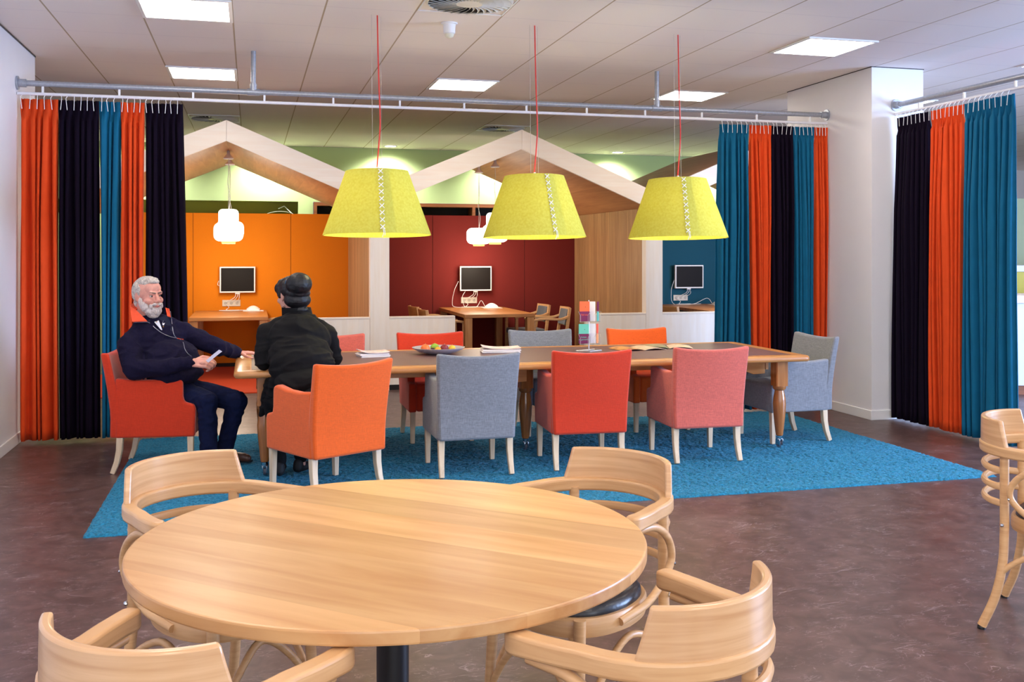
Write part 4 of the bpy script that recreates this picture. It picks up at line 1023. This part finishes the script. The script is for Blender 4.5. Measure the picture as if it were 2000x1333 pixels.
skin = plain('skin_ruddy', sl(226, 160, 142), .5, noise=.10, scale=34); skin.node_tree.nodes['Principled BSDF'].inputs['Subsurface Weight'].default_value = .15
skin.node_tree.nodes['Principled BSDF'].inputs['Subsurface Radius'].default_value = (.012, .004, .002)
skin2 = plain('skin_warm', sl(214, 158, 138), .5, noise=.04, scale=20)
hair_m = wood('grey_white_hair', sl(150, 138, 128), sl(226, 216, 206), 'Y', 30, .6, stretch=7)
beard_m = wood('white_beard', sl(176, 158, 150), sl(236, 226, 220), 'Z', 26, .65, stretch=7)
fleece = plain('navy_fleece', sl(24, 20, 44), .95, noise=.2, scale=60, bump=.5, sheen=.08, spec=.15)
denim = plain('dark_denim', sl(15, 22, 54), .9, noise=.25, scale=40, bump=.2, spec=.2)
collar_m = plain('orange_lining', sl(238, 84, 44), .8, noise=.05)
zip_m = plain('zip_metal', sl(170, 170, 185), .35, .7)

# ---- bearded man
man = thing('person', 'person with white beard in navy fleece with orange collar, seated holding a paper slip', 'person')
fdir = (RT*.78-FW*.60); HM = frame(at(290.5, 577, 7.03), fdir+Vector((0, 0, -.03)), Vector((0, 0, 1))+RT*-.06)
b = MB(); head_prims(b, HM, 1.06)
nk = at(300, 640, 7.06)
b.cap(nk, at(310, 690, 7.06), .08, .12).ell(at(328, 712, 7.0), (.14, .13, .12)).ell(at(322, 750, 7.0), (.15, .15, .09))
shN, elN, wrN = at(254, 676, 6.9), at(262, 722, 6.80), at(374, 709, 6.78)
shF, elF, wrF = at(362, 652, 7.2), at(424, 679, 7.16), at(464, 689, 7.45)
b.cap(shN, shF, .06, .06).cap(shN, elN, .05, .042).cap(elN, wrN, .042, .028).cap(shF, elF, .05, .042).cap(elF, wrF, .042, .028)
hN = (at(332, 757, 7.01), at(405, 785, 6.90), at(408, 893, 6.88)); hF = (at(345, 754, 7.12), at(463, 784, 7.05), at(437, 884, 7.1))
for h_, k_, a_ in (hN, hF): b.cap(h_, k_, .07, .05).cap(k_, a_, .048, .035)
hand(b, wrN+RT*.012, RT*.97+UP*-.02+FW*.12, -FW*.75+UP*.55, -1, (.55, .7, .8, .85), tc=(.8, .1, -.35), sc=1.02)
hand(b, wrF+RT*.012, RT*.93+FW*.15+UP*-.03, UP, 1, (.16, .18, .2, .24), tc=(.7, .35, -.25), sc=1.0)
blob('body', b, skin, man, .0036, 3)
eyes(HM, man, 1.0)
for q in (-1, 1):
    MB().cap(HM @ Vector((q*.014, .1015, .020)), HM @ Vector((q*.046, .0915, .027)), .0055, .004, 8).build('eyebrow', plain('grey_brow', sl(128, 104, 94), .7), man, smooth=True)
def E(mb, H, c, r, s=1.06): mb.ell(H @ (Vector(c)*s), tuple(k*s for k in r), T=H.to_3x3())
b = MB()
for c, r in (((0, -.012, .082), (.064, .082, .044)), ((0, -.055, .03), (.078, .066, .088)), ((0, -.075, -.055), (.060, .040, .058)), ((.062, -.040, .022), (.024, .048, .062)), ((-.062, -.040, .022), (.024, .048, .062)),
             ((.070, -.004, .032), (.012, .022, .034)), ((-.070, -.004, .032), (.012, .022, .034)), ((0, .030, .100), (.050, .036, .020)), ((.0, .062, .092), (.040, .018, .012)), ((0, -.088, -.10), (.046, .028, .036))): E(b, HM, c, r)
blob('hair', b, hair_m, man, .0036, 2, wr=.006, wscale=46, aniso=(1, 1, .4), fine=.002)
b = MB()
for c, r in (((0, .048, -.100), (.058, .050, .042)), ((0, .078, -.098), (.036, .026, .030)), ((0, .05, -.125), (.040, .036, .026)), ((.052, .030, -.070), (.024, .038, .034)), ((-.052, .030, -.070), (.024, .038, .034)),
             ((.066, .008, -.040), (.013, .018, .030)), ((-.066, .008, -.040), (.013, .018, .030)), ((.018, .099, -.0545), (.018, .011, .0095)), ((-.018, .099, -.0545), (.018, .011, .0095)), ((.036, .082, -.068), (.012, .014, .018)), ((-.036, .082, -.068), (.012, .014, .018))): E(b, HM, c, r)
blob('beard', b, beard_m, man, .0034, 2, wr=.004, wscale=60, aniso=(1, 1, .35), fine=.0016)
MB().ell(HM @ (Vector((0, .104, -.0685))*1.06), (.016, .006, .0055), T=HM.to_3x3()).build('lips', plain('lip_colour', sl(196, 108, 100), .45), man, smooth=True)
# jacket
b = MB(); TF = frame(Vector(), fdir).to_3x3()
b.ell(at(306, 676, 7.06), (.215, .150, .20), T=TF).ell(at(334, 706, 6.99), (.205, .190, .155), T=TF).ell(at(342, 730, 6.98), (.20, .175, .085), T=TF)
b.cap(shN, shF, .082, .080).cap(at(286, 634, 7.03), shN, .070, .08).cap(at(312, 632, 7.10), shF, .066, .078).cap(at(284, 628, 7.08), at(300, 640, 7.05), .07, .09)
b.cap(shN, elN, .084, .070).cap(elN, at(318, 718, 6.79), .070, .058).cap(at(318, 718, 6.79), wrN+RT*-.012, .058, .043)
b.cap(shF, elF, .078, .062).cap(elF, wrF+RT*-.004, .060, .042)
jk = blob('fleece_jacket', b, fleece, man, .006, 8, wr=.010, wscale=9, aniso=(1, 1, 1.6))
bv = BVHTree.FromObject(jk, bpy.context.evaluated_depsgraph_get())
mi = jk.matrix_world.inverted()
def surf(u, v, off=.004, D0=7.05):
    o_ = Vector((0, 0, CAM_H)); d = (at(u, v, 5)-o_).normalized(); h = bv.ray_cast(o_, d)
    return (h[0]-d*off) if h[0] is not None else at(u, v, D0)
def patch(name, c4, mat, parent, th=.006, n=7):
    """cloth piece spanned by four corners a,b,c,d"""
    a, b_, c_, d_ = [Vector(p) for p in c4]; nn = (b_-a).cross(d_-a).normalized()
    return MB().slab(n, n, lambda u, v, w: (a*(1-u)*(1-v)+b_*u*(1-v)+c_*u*v+d_*(1-u)*v)+nn*((w-.5)*th+.004*sin(pi*u))).build(name, mat, parent, bevel=.002)
# standing collar, its orange lining turned out
cl = patch('collar_flap', (at(254, 597, 7.02), at(258.5, 629.5, 6.90), at(288, 628, 6.90), at(267, 607, 6.97)), collar_m, jk, .010)
patch('collar_flap', (at(323.5, 601.5, 7.08), at(330, 603, 7.06), at(333, 620, 7.02), at(327, 618, 7.02)), collar_m, jk, .010)
patch('collar_flap', (at(254, 597, 7.03), at(266, 606, 6.98), at(280, 600, 7.16), at(262, 592, 7.14)), collar_m, jk, .010)
# open neck with polo shirt
pv = [surf(u, v, .0045) for u, v in ((287, 628), (327, 618), (345, 660), (312, 648))]
po = patch('polo_shirt', (surf(284, 627, .006), surf(326, 616, .006), surf(343, 656, .004), surf(310, 646, .004)), plain('navy_cotton', sl(18, 22, 50), .85), man, .004)
patch('polo_collar', (surf(301, 629, .016), surf(310, 626, .018), surf(317, 645, .012), surf(313, 643, .012)), plain('white_cotton', sl(226, 226, 238), .8), po, .004)
patch('polo_collar', (surf(320, 621, .016), surf(325, 624, .014), surf(320, 636, .012), surf(317, 633, .012)), plain('white_cotton', sl(226, 226, 238), .8), po, .004)
for u, v in ((306, 629), (319, 638.5)): MB().ell(surf(u, v, .021), .0038, seg=10, rings=6).build('button', plain('brass_button', sl(200, 140, 50), .35), po, smooth=True)
MB().tube(catmull([surf(u, v, .009) for u, v in ((262, 630), (275, 629.5), (290, 630), (302, 640), (315, 650), (330, 657), (343, 660.5))], 5), .0022, 6).build('zip', zip_m, jk, smooth=True)
MB().tube(catmull([surf(u, v, .006) for u, v in ((333, 609), (335, 625), (337, 640), (339, 652), (345, 661), (352, 663), (358, 670), (361, 682), (367, 691), (374, 697), (380, 705))], 5), .0022, 6).build('zip', zip_m, jk, smooth=True)
MB().tube([surf(u, v, .003) for u, v in ((345, 661), (351, 662.5), (358, 663.5))], .003, 6).build('pocket_piping', collar_m, jk)
for w0, dd in ((wrN, RT), (wrF, RT+FW*.3)):
    dd = dd.normalized(); MB().tube([w0-dd*.02, w0-dd*.004, w0+dd*.010], [.044, .0455, .040], 20).build('cuff', fleece, jk, smooth=True)
b = MB()
b.ell(at(322, 750, 7.1), (.16, .16, .10))
for (h_, k_, a_), r_ in ((hN, 1), (hF, 1)): b.cap(h_, k_, .084, .072).cap(k_, k_*.5+a_*.5, .069, .062).cap(k_*.5+a_*.5, a_, .062, .056)
blob('jeans', b, denim, man, .006, 6, wr=.007, wscale=12, aniso=(1, 1, 1.5))
shoe_m = plain('brown_leather', sl(74, 44, 30), .4)
for (a_, dx) in ((hN[2], RT*.9-FW*.35), (hF[2], RT*.95-FW*.25)):
    g = Vector((a_.x, a_.y, 0)); dx = dx.normalized(); b = MB(); b.cap(g-dx*.03+UP*.065, g+dx*.16+UP*.058, .036, .032).cap(g+dx*.05+UP*.055, g+dx*.185+UP*.052, .042, .03).cap(g-dx*.03+UP*.06, g-dx*.02+UP*.11, .038, .042)
    sh = blob('shoe', b, shoe_m, man, .005, 4); MB().tube([g-dx*.065+UP*.033, g+dx*.05+UP*.033, g+dx*.215+UP*.033], [.036, .046, .030], 14, flat=.28).build('sole', M['black'], sh)
seat_root(man, (-.60, 7.47, 0))
sp = thing('paper_slip', 'small white paper slip held in the bearded man\'s right hand', 'paper', at(418, 693, 6.72))
p0, p1, p2, p3 = at(402, 705, 6.76), at(428, 683.5, 6.70), at(434, 687, 6.66), at(407, 709, 6.70)
pm = MB().slab(5, 3, lambda u, v, w: (p0*(1-u)*(1-v)+p1*u*(1-v)+p2*u*v+p3*(1-u)*v)-sp.location+(-FW*.5+UP*.5)*(w*.0012+.003*sin(pi*u))).build('sheet', plain('slip_paper', sl(205, 205, 225), .7), sp)

# ---- woman in black
wo = thing('person', 'person with black pinned-up hair and black blazer, seated with back to the camera', 'person')
black_cloth = plain('black_blazer', sl(13, 12, 14), .8, noise=.1, scale=30, bump=.12, spec=.2)
HW = frame(at(567, 577, 6.84), (-RT*.74+FW*.64+Vector((0, 0, -.12))))
b = MB(); head_prims(b, HW, .97)
sL, eL, wL = at(524, 650, 6.66), at(516, 704, 6.60), at(535, 694, 6.95)
sR, eR, wR = at(638, 655, 6.78), at(652, 700, 6.86), at(640, 690, 7.10)
b.cap(at(583, 630, 6.74), at(594, 720, 6.55), .07, .10).cap(sL, sR, .045, .045).ell(at(602, 762, 6.46), (.14, .12, .08))
b.cap(sL, eL, .045, .038).cap(eL, wL, .038, .026).cap(sR, eR, .045, .038).cap(eR, wR, .038, .026)
hand(b, wL, RT*.3+FW*.9+UP*-.12, UP, 1, (.15, .2, .2, .25)); hand(b, wR, -RT*.55+FW*.8+UP*-.12, UP, -1, (.15, .2, .2, .25))
cdir = Vector((-.485, .875, 0)); cl_ = Vector((.875, .485, 0))
hips = (.49, 6.40); kn = (.235, 6.86)
lL = (Vector((hips[0], hips[1], .575))-cl_*.09, Vector((kn[0], kn[1], .53))-cl_*.11, at(547, 902, 6.66)); lR = (Vector((hips[0], hips[1], .575))+cl_*.09, Vector((kn[0], kn[1], .53))+cl_*.09, at(588, 892, 6.76))
for h_, k_, a_ in (lL, lR): b.cap(h_, k_, .07, .05).cap(k_, a_, .046, .032).cap(a_, Vector((a_.x, a_.y, .07)), .032, .03)
blob('body', b, skin2, wo, .0042, 3)
b = MB()
def EW(c, r, s=.97): b.ell(HW @ (Vector(c)*s), tuple(k*s for k in r), T=HW.to_3x3())
EW((0, -.02, .055), (.086, .096, .082)); EW((0, -.06, -.01), (.080, .06, .07)); EW((0, .05, .088), (.062, .042, .040)); EW((-.052, .050, .055), (.030, .042, .042)); EW((.05, .055, .05), (.03, .036, .04)); EW((-.074, .024, .03), (.014, .026, .05))
hb = lambda u, v, D, r: b.ell(at(u, v, D), r)
hb(584, 555, 6.71, (.088, .082, .078)); hb(581, 586, 6.745, (.091, .078, .060)); hb(582, 572, 6.74, (.084, .082, .05)); hb(570, 564, 6.77, (.080, .08, .07)); hb(552, 574, 6.84, (.030, .035, .045)); hb(548, 561, 6.86, (.026, .03, .035)); hb(586, 605, 6.75, (.058, .05, .03))
blob('hair', b, wood('black_hair', sl(4, 4, 6), sl(15, 15, 20), 'X', 26, .5, stretch=6), wo, .004, 5, wr=.0015, wscale=40, aniso=(.5, 1, 1.2))
MB().tube(catmull([at(559, 548, 6.70), at(556, 560, 6.72), at(556, 572, 6.73), at(559, 584, 6.72)], 6), .003, 6).build('hair_pin', plain('blue_hair_pin', sl(60, 120, 160), .3), wo)
MB().ell(at(553.5, 598, 6.80), .004).build('earring', M['chrome'], wo)
b = MB(); TW = frame(Vector(), FW*.95-RT*.25).to_3x3()
b.ell(at(583, 672, 6.66), (.215, .145, .20), T=TW).ell(at(587, 700, 6.58), (.215, .150, .17), T=TW).ell(at(590, 715, 6.52), (.215, .15, .15), T=TW).ell(at(604, 748, 6.44), (.225, .17, .10), T=TW)
b.cap(sL, sR, .070, .070).cap(at(585, 622, 6.74), sL, .065, .068).cap(at(590, 622, 6.76), sR, .065, .068)
b.cap(sL, eL, .072, .066).cap(eL, wL, .062, .042).cap(sR, eR, .070, .060).cap(eR, wR, .058, .042)
b.cap(at(532, 752, 6.58), at(514, 808, 6.66), .055, .030).cap(at(545, 745, 6.5), at(530, 790, 6.60), .06, .045)
bz = blob('blazer', b, black_cloth, wo, .006, 7, wr=.009, wscale=8, aniso=(.8, .8, 2.2))
# stand-up collar
def col(u, v, w):
    a = pi*2*u; r = .083+.012*w-.008*v; c = at(582, 608, 6.785)
    return c+Vector((cos(a)*r*1.12, sin(a)*r, -.055+.080*v))+RT*(-.012*v)
MB().grid(33, 6, lambda u, v: col(u, v, 1)).grid(33, 6, lambda u, v: col(1-u, v, 0)).grid(33, 2, lambda u, v: col(u, 1, 1-v)).build('blazer_collar', black_cloth, bz, smooth=True)
b = MB()
for h_, k_, a_ in (lL, lR): b.cap(h_, k_, .088, .066).cap(k_, a_, .062, .045)
blob('trousers', b, black_cloth, wo, .006, 6, wr=.005)
for a_, dx in ((lL[2], FW*.9-RT*.1), (lR[2], FW*.75+RT*.35)):
    g = Vector((a_.x, a_.y, 0)); dx = dx.normalized(); b = MB(); b.cap(g-dx*.035+UP*.058, g+dx*.16+UP*.047, .033, .026).cap(g-dx*.035+UP*.058, g-dx*.03+UP*.085, .034, .034)
    blob('shoe', b, plain('black_suede', sl(14, 13, 15), .7), wo, .005, 4)
MB().tube(catmull([wR+Vector((cos(a)*.045, sin(a)*.02, sin(a)*.04)) for a in [2*pi*k/12 for k in range(13)]], 2), .004, 6).build('bracelet', M['paper'], wo)

seat_root(wo, (.455, 6.44, 0))
